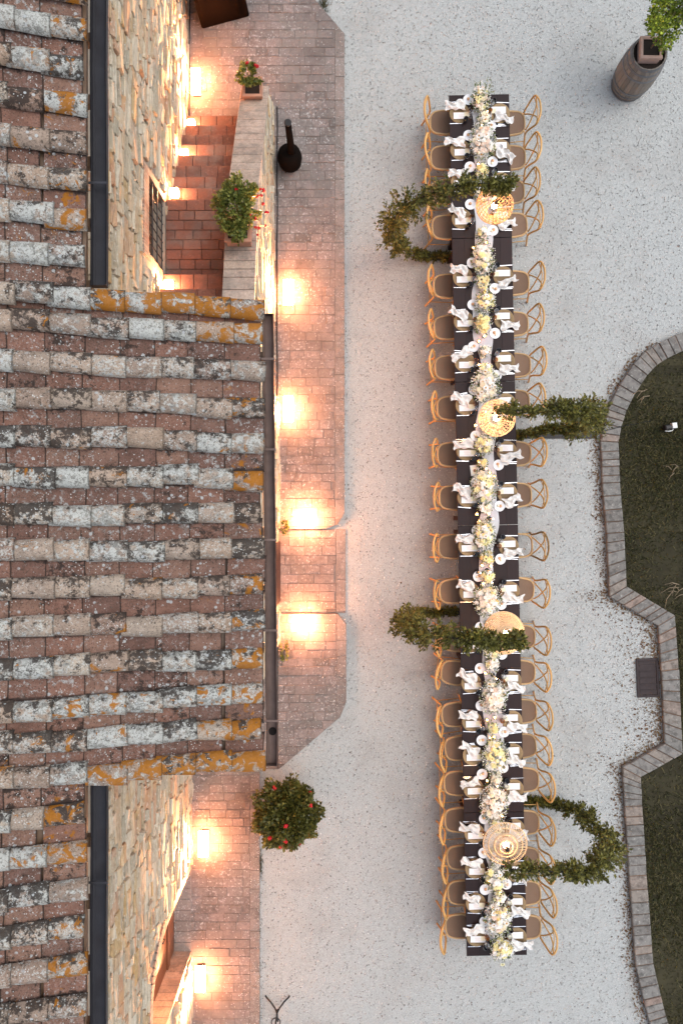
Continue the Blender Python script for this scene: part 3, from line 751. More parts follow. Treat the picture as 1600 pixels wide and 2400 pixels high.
for z in (.5, 1.6):
    link('door_rail', MB().box((XL - .285, DC, z), (.03, DY1 - DY0 - .06, .14), bev=.004).mesh('door_rail', M['door']), dr, world_mesh=True)
link('handle', MB().tube([(XL - .27, DC + .06, 1.0), (XL - .22, DC + .06, 1.02), (XL - .22, DC + .06, 1.12), (XL - .27, DC + .06, 1.14)], .011, 6).mesh('handle', M['iron']), dr, world_mesh=True)
# threshold bricks
for i in range(8):
    link('threshold_brick', MB().box((0, 0, 0), (.30, .185, .06), bev=.006).mesh('threshold_brick', M['border']), dr, Vector((XL - .15, DY0 + .1 + i * .19, .028)) - wpos(dr))

# projecting wing: front wall, end walls, floor of the loggia
ww = MB()
ww.box((XF - .2, -.2, 2.62), (.4, 4.2, 5.24)); ww.box(((XF - .402 + XL) / 2 - .0, -2.15, 2.65), (XF - .402 - XL + .35, .3, 5.3))
ww.box(((XF - .402 + XW) / 2, 1.75, 4.75), (XF - .402 - XW, .3, 1.3)); ww.box(((XF - .402 + XW) / 2, .4, 1.05), (XF - .402 - XW, 2.9, 2.0))
wf = link('wing_wall', ww.mesh('wing_wall', M['mortar']), house, world_mesh=True)
st = stones(-2.3, 1.9, 0.0, 5.1, lambda a0, a1, b0, b1: not (a1 > -1.62 and a0 < -.48 and b0 < 2.32), lambda u, v, o: (XF + o, u, v))
place_stones(st, wf, 30, lambda u, v: u > .3)
pd = link('wing_door', MB().box((XF + .005, -1.05, 1.12), (.03, 1.06, 2.24)).mesh('wing_door', M['dark']), house, world_mesh=True)
for i in range(7): link('plank', MB().box((0, 0, 0), (.03, .145, 2.15), bev=.004).mesh('plank', M['table']), pd, Vector((XF + .018, -1.05 + (i - 3) * .15, 1.1)) - wpos(pd))

# ---- roof: deck, pan tiles and cover tiles one by one
deck = MB()
def deckpart(x0, x1, y0, y1):
    t_ = .05
    deck.add([(x0, y0, zroof(x0) - .05), (x1, y0, zroof(x1) - .05), (x1, y1, zroof(x1) - .05), (x0, y1, zroof(x0) - .05),
              (x0, y0, zroof(x0) - .05 - t_), (x1, y0, zroof(x1) - .05 - t_), (x1, y1, zroof(x1) - .05 - t_), (x0, y1, zroof(x0) - .05 - t_)],
             [(0, 1, 2, 3), (7, 6, 5, 4), (0, 4, 5, 1), (1, 5, 6, 2), (2, 6, 7, 3), (3, 7, 4, 0)])
deckpart(XMAIN - .003, XEAVE - .06, -2.56, 2.10)
deckpart(-5.2, XMAIN - .04, -12, 12)
roof = link('roof', deck.mesh('roof', M['timber']), house, world_mesh=True)
TL, EXPO = .385, .322
TH = math.atan(SLOPE)
def cover_mesh(i):
    m = MB(); n = 6; rr = random.Random(i)
    rings = [(0.0, .094, .076), (TL * .5, .102, .085), (TL, .108, .091)]
    vv = []; ff = []
    for x, hw, hh in rings:
        for k in range(n + 1):
            a = math.pi * k / n; vv.append((x, hw * math.cos(a) + rr.uniform(-.003, .003), hh * math.sin(a) - .012 + rr.uniform(-.003, .003)))
    for r_ in range(2):
        for k in range(n): a = r_ * (n + 1) + k; ff.append((a, a + n + 1, a + n + 2, a + 1))
    b = len(vv)
    for k in range(n + 1):
        a = math.pi * k / n; vv.append((TL, (.104) * math.cos(a), .074 * math.sin(a) - .012))
    for k in range(n): ff.append((2 * (n + 1) + k, b + k, b + k + 1, 2 * (n + 1) + k + 1))
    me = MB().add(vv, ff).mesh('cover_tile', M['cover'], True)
    return me
def pan_mesh(i):
    rr = random.Random(i + 50); vv = []; ff = []
    prof = [(-.135, .035), (-.118, .008), (-.05, -.008), (.05, -.008), (.118, .008), (.135, .035)]
    for x, s_ in ((0, .94), (TL, 1.0)):
        for y, z in prof: vv.append((x, y * s_, z + rr.uniform(-.002, .002)))
    n = len(prof)
    for k in range(n - 1): ff.append((k, n + k, n + k + 1, k + 1))
    b = len(vv)
    for y, z in prof: vv.append((TL, y, z - .018))
    for k in range(n - 1): ff.append((n + k, b + k, b + k + 1, n + k + 1))
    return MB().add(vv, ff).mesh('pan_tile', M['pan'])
CM = [cover_mesh(i) for i in range(5)]; PM = [pan_mesh(i) for i in range(5)]
RT = Matrix.Rotation(TH, 4, 'Y')
def put_tile(kind, xlow, y, lift, orange, i):
    """tile whose lower edge lies at xlow"""
    x = xlow - TL * math.cos(TH)
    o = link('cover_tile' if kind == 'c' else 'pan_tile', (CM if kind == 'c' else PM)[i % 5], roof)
    wob = rnd.gauss(0, .024)
    p = Vector((x + rnd.gauss(0, .015), y + rnd.gauss(0, .007), zroof(x) + lift + rnd.uniform(0, .006))) - wpos(roof)
    o.location = p; o.rotation_euler = (rnd.gauss(0, .02), TH - .032 + rnd.gauss(0, .006), wob)
    gr = min(1, max(0, .5 + .32 * math.sin(y * 3.1 + 1.7 * math.sin(x * 2)) + rnd.gauss(0, .20) + .06)); dk = rnd.random() * .9
    o.color = (orange, gr, dk, 1.0)
rowsW = [1.78 - .36 * k for k in range(12)]
ncol = 9
def orange_at(x, y, wing, verge):
    o = rnd.random() ** 2 * .55
    e = (XEAVE if wing else XMAIN) - x
    if e < .12: o += .66 * rnd.random() + .10
    elif e < .45: o += .30 * rnd.random()
    if verge: o += .85
    if wing and y < -1.7: o += .36
    if wing and y > 1.7: o += .15
    return min(o, 1.0)
k_ = 0
bend = {}
for r_, y in enumerate([2.04] + rowsW + [-2.50]):
    verge = r_ in (0, 13)
    dy0 = rnd.gauss(0, .012)
    for c in range(ncol):
        xl = XEAVE - c * EXPO + (-.02 if c == 0 else 0)
        if True:
            sag = .012 * math.sin(c * 1.1 + r_)
            put_tile('c', xl, y + dy0 * c * .3 + sag, .045 if not verge else .062, orange_at(xl, y, True, verge and c < 5), k_); k_ += 1
ys = [2.04] + rowsW + [-2.50]
for r_ in range(13):
    y = (ys[r_] + ys[r_ + 1]) / 2
    for c in range(ncol):
        xl = XEAVE - .03 - c * EXPO - .05 * (c > 0)
        put_tile('p', xl, y, .0, orange_at(xl, y, True, False) * .55, k_); k_ += 1
for sgn, y0, nr in ((1, 2.42, 17), (-1, -2.86, 17)):
    for r_ in range(nr):
        y = y0 + sgn * .36 * r_
        for c in range(4):
            xl = XMAIN - c * EXPO
            put_tile('c', xl, y, .045, orange_at(xl, y, False, False), k_); k_ += 1
            xl = XMAIN - .03 - c * EXPO - .05 * (c > 0)
            put_tile('p', xl, y - sgn * .18, .0, orange_at(xl, y, False, False) * .7, k_); k_ += 1
# ---- gutters
def gutter(name, x0, x1, y0, y1, z, w, mat, hole=None):
    """open box gutter from (x0,y0) to (x1,y1)"""
    m = MB(); prof = [(-w / 2, .075), (-w / 2, .0), (-w / 2 + .02, -.02), (w / 2 - .02, -.02), (w / 2, .0), (w / 2, .08), (w / 2 + .008, .085)]
    vv = []; n = len(prof); ff = []
    seg = 14
    for i in range(seg + 1):
        f = i / seg; x = x0 + (x1 - x0) * f; y = y0 + (y1 - y0) * f; wob = .003 * math.sin(i * 2.1)
        for a, b in prof: vv.append((x + a + wob, y, z + b))
        for a, b in prof: vv.append((x + a * .93 + wob, y, z + b + .006 if b < .05 else z + b))
    for i in range(seg):
        a, b = i * 2 * n, (i + 1) * 2 * n
        for k in range(n - 1): ff.append((a + k, a + k + 1, b + k + 1, b + k)); ff.append((a + n + k, b + n + k, b + n + k + 1, a + n + k + 1))
    for a in (0, seg * 2 * n):
        ff.append(tuple(a + k for k in range(n)))
    m.add(vv, ff)
    o = link('gutter', m.mesh(name, mat), house, world_mesh=True)
    for i in range(5):
        f = (i + .5) / 5; x = x0 + (x1 - x0) * f; y = y0 + (y1 - y0) * f
        link('gutter_strap', MB().box((x, y, z + .083), (w + .03, .022, .006)).mesh('gutter_strap', mat), o, world_mesh=True)
    if hole:
        link('outlet', MB().lathe([(.042, -.006), (.042, -.004)], 14, (x1 - .0, hole, z)).mesh('outlet', M['dark']), o, world_mesh=True)
    return o
gutter('gutter', -.757, -.712, 2.03, -2.60, 5.255, .112, M['gutter'], -2.27)
gutter('gutter', XMAIN + .065, XMAIN + .085, 12, 2.18, 5.70, .15, M['gutter_dark'])
gutter('gutter', XMAIN + .085, XMAIN + .055, -2.62, -12, 5.70, .15, M['gutter_dark'])
# rafters under the eaves
for y in np.arange(-11.6, 11.8, .6):
    if -2.6 < y < 2.1: link('rafter', MB().box((-.98, y, zroof(-.98) - .16), (.36, .09, .11)).mesh('rafter', M['timber']), house, world_mesh=True)
    else: link('rafter', MB().box((-2.58, y, zroof(-2.58) - .16), (.30, .09, .11)).mesh('rafter', M['timber']), house, world_mesh=True)

# ================================================================== STAIRCASE AND PARAPET
stair = thing('stone_staircase', 'brick paved outdoor stairs rising beside the house wall to the loggia', 'stairs', (-2.2, 5.8, 0))
SX0, SX1 = XW + .005, -1.675
RIS, TRD = .178, .262
y = 6.92; z = .06
levels = []
for i in range(9): levels.append((y - TRD * i, y - TRD * (i + 1), RIS * (i + 1)))
yl = levels[-1][1]
levels[-1] = (levels[-1][0], 3.61, RIS * 9)       # the landing
levels += [(3.61, 3.33, RIS * 10), (3.33, 1.85, RIS * 11)]
for (ya, yb, z) in levels:
    s_ = link('step', MB().box(((SX0 + SX1) / 2, (ya + yb) / 2, z / 2 - .02), (SX1 - SX0, ya - yb - .002, z - .04)).mesh('step', M['mortar']), stair, world_mesh=True)
    nrow = max(1, round((ya - yb) / .262)) if ya - yb < .35 else round((ya - yb) / .155)
    for r_ in range(nrow):
        r0 = ya - (ya - yb) * r_ / nrow; r1 = ya - (ya - yb) * (r_ + 1) / nrow
        x = SX0
        x -= rnd.random() * .12 if r_ else 0
        while x < SX1 - .02:
            w = rnd.uniform(.19, .30) if nrow == 1 else rnd.choice((.24, .28, .32))
            a, b = max(x, SX0) + .003, min(x + w, SX1) - .003
            if SX1 - b < .06: b = SX1 - .003; w = 1
            if b - a > .02:
                over = .014 if r_ == 0 else -.004
                m = MB().box((0, 0, 0), (b - a, r0 - r1 + over - .002, .05 + rnd.uniform(0, .004)), bev=.007)
                link('tread_brick', m.mesh('tread_brick', M['step']), s_, Vector(((a + b) / 2, (r0 + r1) / 2 + over / 2, z - .022)) - wpos(s_))
            x += w

par = thing('parapet_wall', 'sloping stone parapet with brick coping along the outdoor stairs', 'wall', (-1.45, 5.2, 0))
PROF = [(7.19, .56), (4.84, 2.0), (1.92, 2.85)]
def ptop(y):
    for (a, za), (b, zb) in zip(PROF, PROF[1:]):
        if b <= y <= a: return za + (zb - za) * (a - y) / (a - b)
    return PROF[0][1] if y > PROF[0][0] else PROF[-1][1]
PXI, PXO, PXB = -1.665, -1.262, -1.165         # inner face, outer face at the top, outer face at the foot
pm = MB()
for (a, za), (b, zb) in zip(PROF, PROF[1:]):
    vv = []
    for y, zt in ((a, za - .05), (b, zb - .05)):
        vv += [(PXI, y, 0), (PXB - .03, y, 0), (PXO - .015, y, zt), (PXI, y, zt)]
    pm.add(vv, [(0, 1, 2, 3), (7, 6, 5, 4), (0, 4, 5, 1), (1, 5, 6, 2), (2, 6, 7, 3), (3, 7, 4, 0)])
pw = link('wall_body', pm.mesh('wall_body', M['mortar']), par, world_mesh=True)
def pfn(u, v, o):
    f = v / max(ptop(u), .3); return (PXB - .03 + (PXO - PXB + .02) * min(f, 1) + o * .8, u, v)
st = stones(1.95, 7.17, 0.0, 2.75, lambda a0, a1, b0, b1: b1 < min(ptop(a0), ptop(a1)) - .06, pfn)
place_stones(st, pw, 120, lambda u, v: True)
st = stones(PXI + .02, PXB - .05, 0.0, .5, lambda a0, a1, b0, b1: True, lambda u, v, o: (u, 7.19 + o * .6, v))
place_stones(st, pw, 0, lambda u, v: True)
y = 7.22
while y > 2.0:
    w = rnd.uniform(.13, .21); yc = y - w / 2
    sl = math.atan2(ptop(yc - .05) - ptop(yc + .05), .1)
    m = MB().box((0, 0, 0), (PXO - PXI + .06, w / math.cos(sl) - .008, .055), bev=.007, M=Matrix.Rotation(-sl, 3, 'X'))
    link('coping_slab', m.mesh('coping_slab', M['coping']), par, Vector(((PXO + PXI) / 2, yc, ptop(yc) - .02 + rnd.uniform(-.004, .004))) - wpos(par))
    y -= w

# ================================================================== PLANTS
def leaf_mesh(name, pts, mat, seed=1, droop=.2, wid=.5):
    """pts: list of (position, direction, length)"""
    rs = np.random.RandomState(seed); n = len(pts)
    P = np.array([tuple(p[0]) for p in pts]); D = np.array([tuple(p[1]) for p in pts]); L = np.array([p[2] for p in pts])
    D = D + rs.normal(0, .55, (n, 3)); D /= np.linalg.norm(D, axis=1)[:, None]
    U = np.array([0, 0, 1.0])[None] + rs.normal(0, .55, (n, 3)); S = np.cross(D, U); S /= np.linalg.norm(S, axis=1)[:, None] + 1e-9
    Nn = np.cross(S, D)
    L = L[:, None]; W = L * wid * (.6 + .7 * rs.rand(n, 1)) * .5
    base = P; mid = P + D * L * .5; tip = P + D * L - Nn * L * droop
    V = np.stack([base, mid + S * W + Nn * W * .35, tip, mid - S * W + Nn * W * .35, mid - Nn * W * .05], 1).reshape(-1, 3)
    i0 = np.arange(n) * 5
    F = np.concatenate([np.stack([i0, i0 + 4, i0 + 1], 1)[:, ::-1], np.stack([i0 + 1, i0 + 4, i0 + 2], 1)[:, ::-1], np.stack([i0, i0 + 3, i0 + 4], 1)[:, ::-1], np.stack([i0 + 3, i0 + 2, i0 + 4], 1)[:, ::-1]])
    return tri_mesh(name, V, F, mat)
def rdir(r=rnd):
    while True:
        v = Vector((r.uniform(-1, 1), r.uniform(-1, 1), r.uniform(-1, 1)))
        if .05 < v.length < 1: return v.normalized()
def bush_points(c, rx, ry, rz, n, lmin, lmax, clumps=14, seed=1, spread=.33, flat=-.2):
    r = random.Random(seed); cl = []
    for i in range(clumps):
        d = rdir(r)
        if d.z < flat: d.z = -d.z
        f = r.uniform(.55, 1.0); cl.append((Vector((d.x * rx * f, d.y * ry * f, d.z * rz * f)), r.uniform(.7, 1.25)))
    pts = []
    for i in range(n):
        q, s_ = r.choice(cl); d = rdir(r); p = Vector(c) + q + Vector((d.x * rx, d.y * ry, d.z * rz)) * spread * s_ * r.random() ** .4
        out = (p - Vector(c)).normalized()
        pts.append((p, out * .8 + Vector((0, 0, .25)), r.uniform(lmin, lmax)))
    return pts
def petal_ball(r, mat, seed=0, name='red_blossom'):
    rr = random.Random(seed); m = MB()
    for i in range(9):
        d = rdir(rr); m.ball(Vector((d.x * r * .55, d.y * r * .55, abs(d.z) * r * .35)), r * .5, 6, 3)
    return m.mesh(name, mat, True)
RED = [petal_ball(.042, M['red'], i) for i in range(3)]
def stems(c0, tops, r, mat):
    m = MB()
    for p in tops:
        a = Vector(c0); b = Vector(p); mid = a.lerp(b, .5) + Vector((rnd.gauss(0, .03), rnd.gauss(0, .03), .04)); m.tube([a, mid, b], [r, r * .7, r * .4], 5)
    return m
def square_pot(parent_label, loc, w, h, mat, rz=0, name='planter'):
    t = thing(name, parent_label, 'planter', loc, rz)
    m = MB(); o = w / 2
    for (a, b, sx, sy) in ((0, o - .015, w, .03), (0, -o + .015, w, .03), (o - .015, 0, .03, w - .06), (-o + .015, 0, .03, w - .06)):
        m.box((a, b, h / 2), (sx, sy, h))
    link('pot_wall', m.mesh('pot_wall', mat), t)
    m = MB()
    for (a, b, sx, sy) in ((0, o, w + .04, .03), (0, -o, w + .04, .03), (o, 0, .03, w - .03), (-o, 0, .03, w - .03)):
        m.box((a, b, h - .022), (sx, sy, .05), bev=.006)
    link('pot_rim', m.mesh('pot_rim', mat), t)
    link('soil', MB().box((0, 0, h * .45), (w - .058, w - .058, h * .86)).mesh('soil', M['soil']), t)
    return t
def flowers_on(t, spots, big=.7):
    for i, p in enumerate(spots):
        link('blossom', RED[i % 3], t, p, (rnd.uniform(-.6, .6), rnd.uniform(-.6, .6), rnd.uniform(0, 6))).scale = (big * rnd.uniform(.7, 1.2),) * 3

# planter on the lower end of the parapet
zt = ptop(7.1) + .035
pl1 = square_pot('square terracotta planter on the low end of the stair parapet', (-1.47, 7.02, zt), .30, .24, M['terracotta'])
def plant_thing(name, label, cat, loc, pts, mat, reds, seed, stemr=.006, nst=7):
    t = thing(name, label, cat, loc)
    c = Vector(loc)
    link('leaves', leaf_mesh('leaves', [(p - c, d, l) for p, d, l in pts], mat, seed, .15, .75), t)['kind'] = 'stuff'
    link('stem', stems((0, 0, 0), [pts[i * 37 % len(pts)][0] - c for i in range(nst)], stemr, M['bark']).mesh('stem', M['bark']), t)
    if reds:
        link('flower_stem', stems((0, 0, .05), [Vector(p) - c for p in reds], .004, M['potleaf']).mesh('flower_stem', M['potleaf']), t)
    flowers_on(t, [Vector(p) - c for p in reds], 1.0 if nst > 7 else .68); return t
b0 = Vector((-1.50, 7.10, zt + .22))
pts = bush_points(b0 + Vector((0, .03, .12)), .20, .19, .15, 900, .03, .06, 16, 4)
plant_thing('geranium', 'small red flowering geranium in the planter at the parapet end', 'plant', b0, pts, M['potleaf'],
            [b0 + Vector((.14, .10, .26)), b0 + Vector((.10, .14, .22)), b0 + Vector((-.03, .19, .2))], 4)
# middle of the parapet
ym = 4.02; zt = ptop(ym) + .035
pl2 = square_pot('square terracotta planter halfway up the stair parapet', (-1.47, ym, zt), .34, .26, M['terracotta'])
b0 = Vector((-1.47, ym + .12, zt + .24))
pts = bush_points(b0 + Vector((0, .12, .14)), .34, .43, .26, 3600, .028, .06, 60, 9, .25, -.5)
reds = [b0 + Vector((rnd.uniform(.22, .42), rnd.uniform(-.25, .45), rnd.uniform(-.1, .18))) for _ in range(17)] + [b0 + Vector((rnd.uniform(-.1, .2), rnd.uniform(-.1, .4), rnd.uniform(.25, .34))) for _ in range(4)]
plant_thing('geranium', 'bushy light green geranium with red blooms spilling over the stair parapet', 'plant', b0, pts, M['potleaf'], reds, 9)
# round geranium below the wing
gc = at(660, 1868, .75)
t = thing('terracotta_pot', 'round terracotta pot under the dark red flowering geranium', 'pot', (gc.x, gc.y, 0))
link('pot_body', MB().lathe([(.17, 0), (.2, .1), (.25, .40), (.28, .41), (.28, .46), (.25, .46), (.24, .40), (.22, .39)], 18, (0, 0, .002)).mesh('pot_body', M['terracotta'], False), t)
link('soil', MB().lathe([(.23, .38), (.23, .405)], 18).mesh('soil', M['soil']), t)
b0 = Vector((gc.x, gc.y, .41))
pts = bush_points(b0 + Vector((0, 0, .3)), .47, .47, .36, 7500, .035, .075, 170, 21, .20, -.3)
for i in range(5000):
    d = rdir(); d.z = abs(d.z) if rnd.random() < .8 else d.z; q = rnd.uniform(.75, 1.0) + .17 * math.sin(d.x * 9) * math.sin(d.y * 8 + 1); pts.append((b0 + Vector((0, 0, .3)) + Vector((d.x * .56, d.y * .56, d.z * .40)) * q, d + Vector((0, 0, .2)), rnd.uniform(.035, .075)))
reds = [at(580, 1905, .72), at(585, 1894, .76), at(656, 1896, 1.12), at(620, 1925, 1.0), at(656, 1932, 1.05), at(645, 1948, .9), at(722, 1848, 1.0), at(690, 1962, .72), at(695, 1966, .72), at(733, 1802, .85), at(624, 1797, .9)]
def snap(p):
    q = p - (b0 + Vector((0, 0, .3))); q = Vector((q.x / .55, q.y / .55, max(q.z, -.05) / .42)); q = q / max(q.length, .98) 
    return b0 + Vector((0, 0, .3)) + Vector((q.x * .55, q.y * .55, q.z * .42))
reds = [snap(p) for p in reds]
plant_thing('geranium', 'large round dark green geranium with scattered red blooms on the pavement edge', 'plant', b0, pts, M['shrubleaf'], reds, 21, .01, 12)
# small plants at the foot of the wing wall beside the two globe lamps
for i, (px, py) in enumerate(((652, 1212), (652, 1490))):
    p = at(px, py, .06); p.x = max(p.x, XF + .13)
    b0 = Vector((p.x, p.y, .06))
    pts = bush_points(b0 + Vector((0, 0, .13)), .07, .20 if i else .12, .10, 190, .022, .042, 10, 30 + i, .4)
    plant_thing('wall_plant', ('small leafy plant at the wall foot beside the upper globe lamp', 'leafy plant at the wall foot below the lower globe lamp')[i], 'plant', b0, pts, M['potleaf'], [], 30 + i)

# ---- barrel with planter and shrub
bx, by = 5.07, 7.566
bar = thing('wine_barrel', 'weathered grey oak wine barrel standing upright on the gravel', 'barrel', (bx, by, 0))
BH = .90
def brad(z): f = (z / BH - .5) * 2; return .345 - .055 * f * f
NS = 26
for i in range(NS):
    a0, a1 = 2 * math.pi * i / NS + .006, 2 * math.pi * (i + 1) / NS - .006
    vv = []; zs = [0.002, .18, .36, .54, .72, BH]
    for z in zs:
        r = brad(z) + (i % 3) * .0012
        for a, rr in ((a0, r), (a1, r), (a1, r - .025), (a0, r - .025)): vv.append((rr * math.cos(a), rr * math.sin(a), z))
    ff = []
    for k in range(len(zs) - 1):
        for q in range(4): q2 = (q + 1) % 4; ff.append((k * 4 + q, k * 4 + q2, k * 4 + 4 + q2, k * 4 + 4 + q))
    ff += [(3, 2, 1, 0), tuple(len(vv) - 4 + q for q in range(4))]
    link('stave', MB().add(vv, ff).mesh('stave', M['oak']), bar)
for z, w in ((.02, .04), (.12, .035), (.25, .035), (.62, .035), (.75, .035), (.855, .045)):
    r0, r1 = brad(z), brad(z + w)
    link('hoop', MB().lathe([(r0 - .004, z), (r0 + .006, z), (r1 + .006, z + w), (r1 - .004, z + w)], 32, cap0=False, cap1=False).mesh('hoop', M['hoop'], False), bar)
link('soil', MB().lathe([(.266, .70), (.266, .83)], 26).mesh('soil', M['soil']), bar)
sp = square_pot('pale terracotta square planter standing on the barrel', (bx - .01, by + .03, .832), .33, .17, M['pinkpot'], R(-1))
b0 = Vector((bx - .01, by + .03, .832 + .14))
tr = thing('young_tree', 'young bright green tree growing from the square planter on the barrel', 'tree', b0)
cc = Vector((bx + .12, by + .22, 1.75))
trunk = MB().tube([(0, 0, 0), (.03, .05, .3), (.10, .14, .7), (.16, .22, 1.2)], [.016, .014, .011, .006], 6)
br = [Vector((rnd.uniform(-.35, .5), rnd.uniform(-.35, .5), rnd.uniform(.45, 1.2))) for _ in range(16)]
for e in br:
    f = rnd.uniform(.35, .8); s0 = Vector((.14 * f, .19 * f, 1.1 * f)); trunk.tube([s0, s0.lerp(e, .5) + Vector((0, 0, .05)), e], [.007, .005, .003], 5)
link('trunk', trunk.mesh('trunk', M['bark']), tr)
pts = []
cl = [cc + Vector((rnd.gauss(0, .33), rnd.gauss(0, .30), rnd.gauss(0, .22))) for _ in range(34)]
cl = [c for c in cl if c.x > cc.x - .12]
cl += [at(1505, 42, 1.7), at(1515, 80, 1.4), at(1540, 85, 1.5), at(1512, 10, 1.9), at(1555, 60, 1.7), at(1528, 55, 1.8), at(1525, 100, 1.15), at(1500, 58, 1.5)]
cl += [at(rnd.uniform(1500, 1600), rnd.uniform(-35, 62), rnd.uniform(1.4, 1.95)) for _ in range(22)]
for i in range(6500):
    c = rnd.choice(cl); p = c + rdir() * .13 * rnd.random() ** .5
    pts.append((p - b0, (p - cc).normalized() * .6 + Vector((0, 0, .4)), rnd.uniform(.03, .055)))
link('crown', leaf_mesh('crown', pts, M['limeleaf'], 5, .15, .8), tr)['kind'] = 'stuff'

# ================================================================== LAMPS ON THE GROUND
def uplight(t, sx, sy, watt, z):
    """the lamp's own light, washing the wall beside it upwards"""
    li = bpy.data.lights.new('uplight', 'AREA'); li.shape = 'RECTANGLE'; li.size = sx; li.size_y = sy
    li.energy = watt; li.color = (1.0, .43, .18); li.spread = R(125)
    lo = bpy.data.objects.new('uplight', li); col.objects.link(lo); lo.parent = t
    lo.location = (0, 0, z); lo.rotation_euler = (0, math.pi - R(12), 0)
def flood(label, x, y, z, rz=0.0):
    t = thing('floor_lamp', label, 'lamp', (x, y, z), rz, 'lit box lamps along the house walls')
    link('housing', MB().box((0, 0, .046), (.135, .41, .088), bev=.006).mesh('housing', M['iron']), t)
    uplight(t, .14, .40, 250.0, .150)
    link('glass_top', MB().box((0, 0, .139), (.150, .425, .006)).mesh('glass_top', M['lamp']), t)
    link('glass_panel', MB().box((0, 0, .113), (.165, .44, .044), bev=.008).mesh('glass_panel', M['lamp_side']), t)
    return t
for lab, px, py in (('glowing box lamp against the house wall above the stairs', 450, 180), ('upper of two box lamps by the wing wall below the parapet', 661, 668),
                    ('lower of two box lamps by the wing wall beside the gutter', 661, 938), ('glowing box lamp by the lower wall above the arched door', 467, 1945),
                    ('glowing box lamp by the lower wall beyond the arched door', 460, 2258)):
    p = at(px, py, .26); flood(lab, p.x + (.0 if px > 600 else -.02), p.y, .06 if py < 1200 else .04)
def lantern(label, y, z):
    t = thing('step_lantern', label, 'lantern', (XW + .115, y, z), 0, 'small lanterns on the stairs')
    uplight(t, .09, .09, 22.0, .142)
    link('base', MB().box((0, 0, .008), (.13, .13, .014)).mesh('base', M['brass']), t)
    link('glass_body', MB().box((0, 0, .075), (.112, .112, .118), bev=.008).mesh('glass_body', M['lantern']), t)
    fr = MB()
    for sx in (-1, 1):
        for sy in (-1, 1): fr.box((sx * .060, sy * .060, .075), (.008, .008, .12))
    link('corner_post', fr.mesh('corner_post', M['brass']), t)
def step_z(y):
    for ya, yb, z in levels:
        if yb < y <= ya: return z
    return .06
for lab, py in (('lit lantern on the lowest steps, topmost of the stair lanterns', 285), ('lit lantern on the stairs, second from the pavement', 360),
                ('lit lantern just above the barred window corner on the stairs', 440), ('lit lantern on the top landing close to the roof edge', 652)):
    z = .3; 
    for _ in range(6): y = (1176 - py) * K * (H - z); z = step_z(y) + .12
    for ya, yb, zz in levels:
        if yb < y <= ya: y = min(max(y, yb + .085), ya - .085); z = zz + .12
    lantern(lab, y, z - .12 + .006)
for lab, px, py in (('glowing round globe lamp on the pavement left of the entrance dip, upper of two', 699, 1193), ('glowing round globe lamp on the lower pavement slab, lower of two', 696, 1432)):
    p = at(px, py, .2)
    t = thing('globe_lamp', lab, 'lamp', (p.x, p.y, .06), 0, 'globe lamps beside the wing door')
    link('base', MB().lathe([(.075, 0), (.07, .03), (.05, .04), (.05, .055)], 16).mesh('base', M['iron']), t)
    link('globe', MB().ball((0, 0, .17), .12, 16, 10).mesh('globe', M['globe'], True), t)

# ================================================================== THINGS ROUND THE COURTYARD
# wood stove with a tall flue
p = at(666, 368, .2)
t = thing('garden_stove', 'round black iron stove with a tall flue pipe on the pavement', 'stove', (p.x, p.y, .06))
link('body', MB().lathe([(.15, .05), (.20, .10), (.215, .22), (.20, .34), (.15, .40), (.08, .42)], 22).mesh('body', M['soot'], True), t)
link('flue_pipe', MB().tube([(.045, .02, .38), (.045, .02, .55), (.05, .02, 1.30)], [.075, .06, .052], 14).mesh('flue_pipe', M['soot'], True), t)
link('flue_cap', MB().lathe([(.058, 0), (.06, .015), (.05, .022)], 14, (.05, .02, 1.29)).mesh('flue_cap', M['iron']), t)
link('fire_mouth', MB().lathe([(.075, 0), (.07, .02)], 14, (-.12, .02, .345), M=Matrix.Rotation(R(-38), 3, 'Y')).mesh('fire_mouth', M['iron']), t)
for i in range(3):
    a = 2 * math.pi * i / 3; link('leg', MB().tube([(.12 * math.cos(a), .12 * math.sin(a), .1), (.17 * math.cos(a), .17 * math.sin(a), .0)], .014, 6).mesh('leg', M['iron']), t)
# covered grill at the top of the picture
a, b = sat(474, 66, .06), sat(583, 38, .06)
mid = (a + b) / 2; an = math.atan2(b.y - a.y, b.x - a.x); w = (b - a).length
t = thing('covered_grill', 'dark brown covered grill standing by the house wall', 'grill', (mid.x - math.sin(an) * .32, mid.y + math.cos(an) * .32, .06), an)
m = MB(); prof = [(w / 2 + .01, .33, .0), (w / 2, .32, .5), (w / 2 - .02, .30, .95), (w / 2 - .07, .25, 1.02)]
vv = []; 
for hx, hy, z in prof:
    r = .05
    for sx, sy, aa in ((1, 1, 0), (-1, 1, 90), (-1, -1, 180), (1, -1, 270)):
        for q in (0, 45, 90):
            an_ = R(aa + q); vv.append((sx * (hx - r) + r * math.cos(an_) + rnd.gauss(0, .006), sy * (hy - r) + r * math.sin(an_) + rnd.gauss(0, .006), z))
ff = []
for i in range(len(prof) - 1):
    for k in range(12): ff.append((i * 12 + k, i * 12 + (k + 1) % 12, (i + 1) * 12 + (k + 1) % 12, (i + 1) * 12 + k))
ff.append(tuple((len(prof) - 1) * 12 + k for k in range(12)))
link('canvas_cover', m.add(vv, ff).mesh('canvas_cover', M['canvas'], False), t)
for sx in (-1, 1):
    link('strap', MB().box((sx * (w / 2 - .14), -.335, .42), (.035, .012, .7)).mesh('strap', M['canvas']), t)
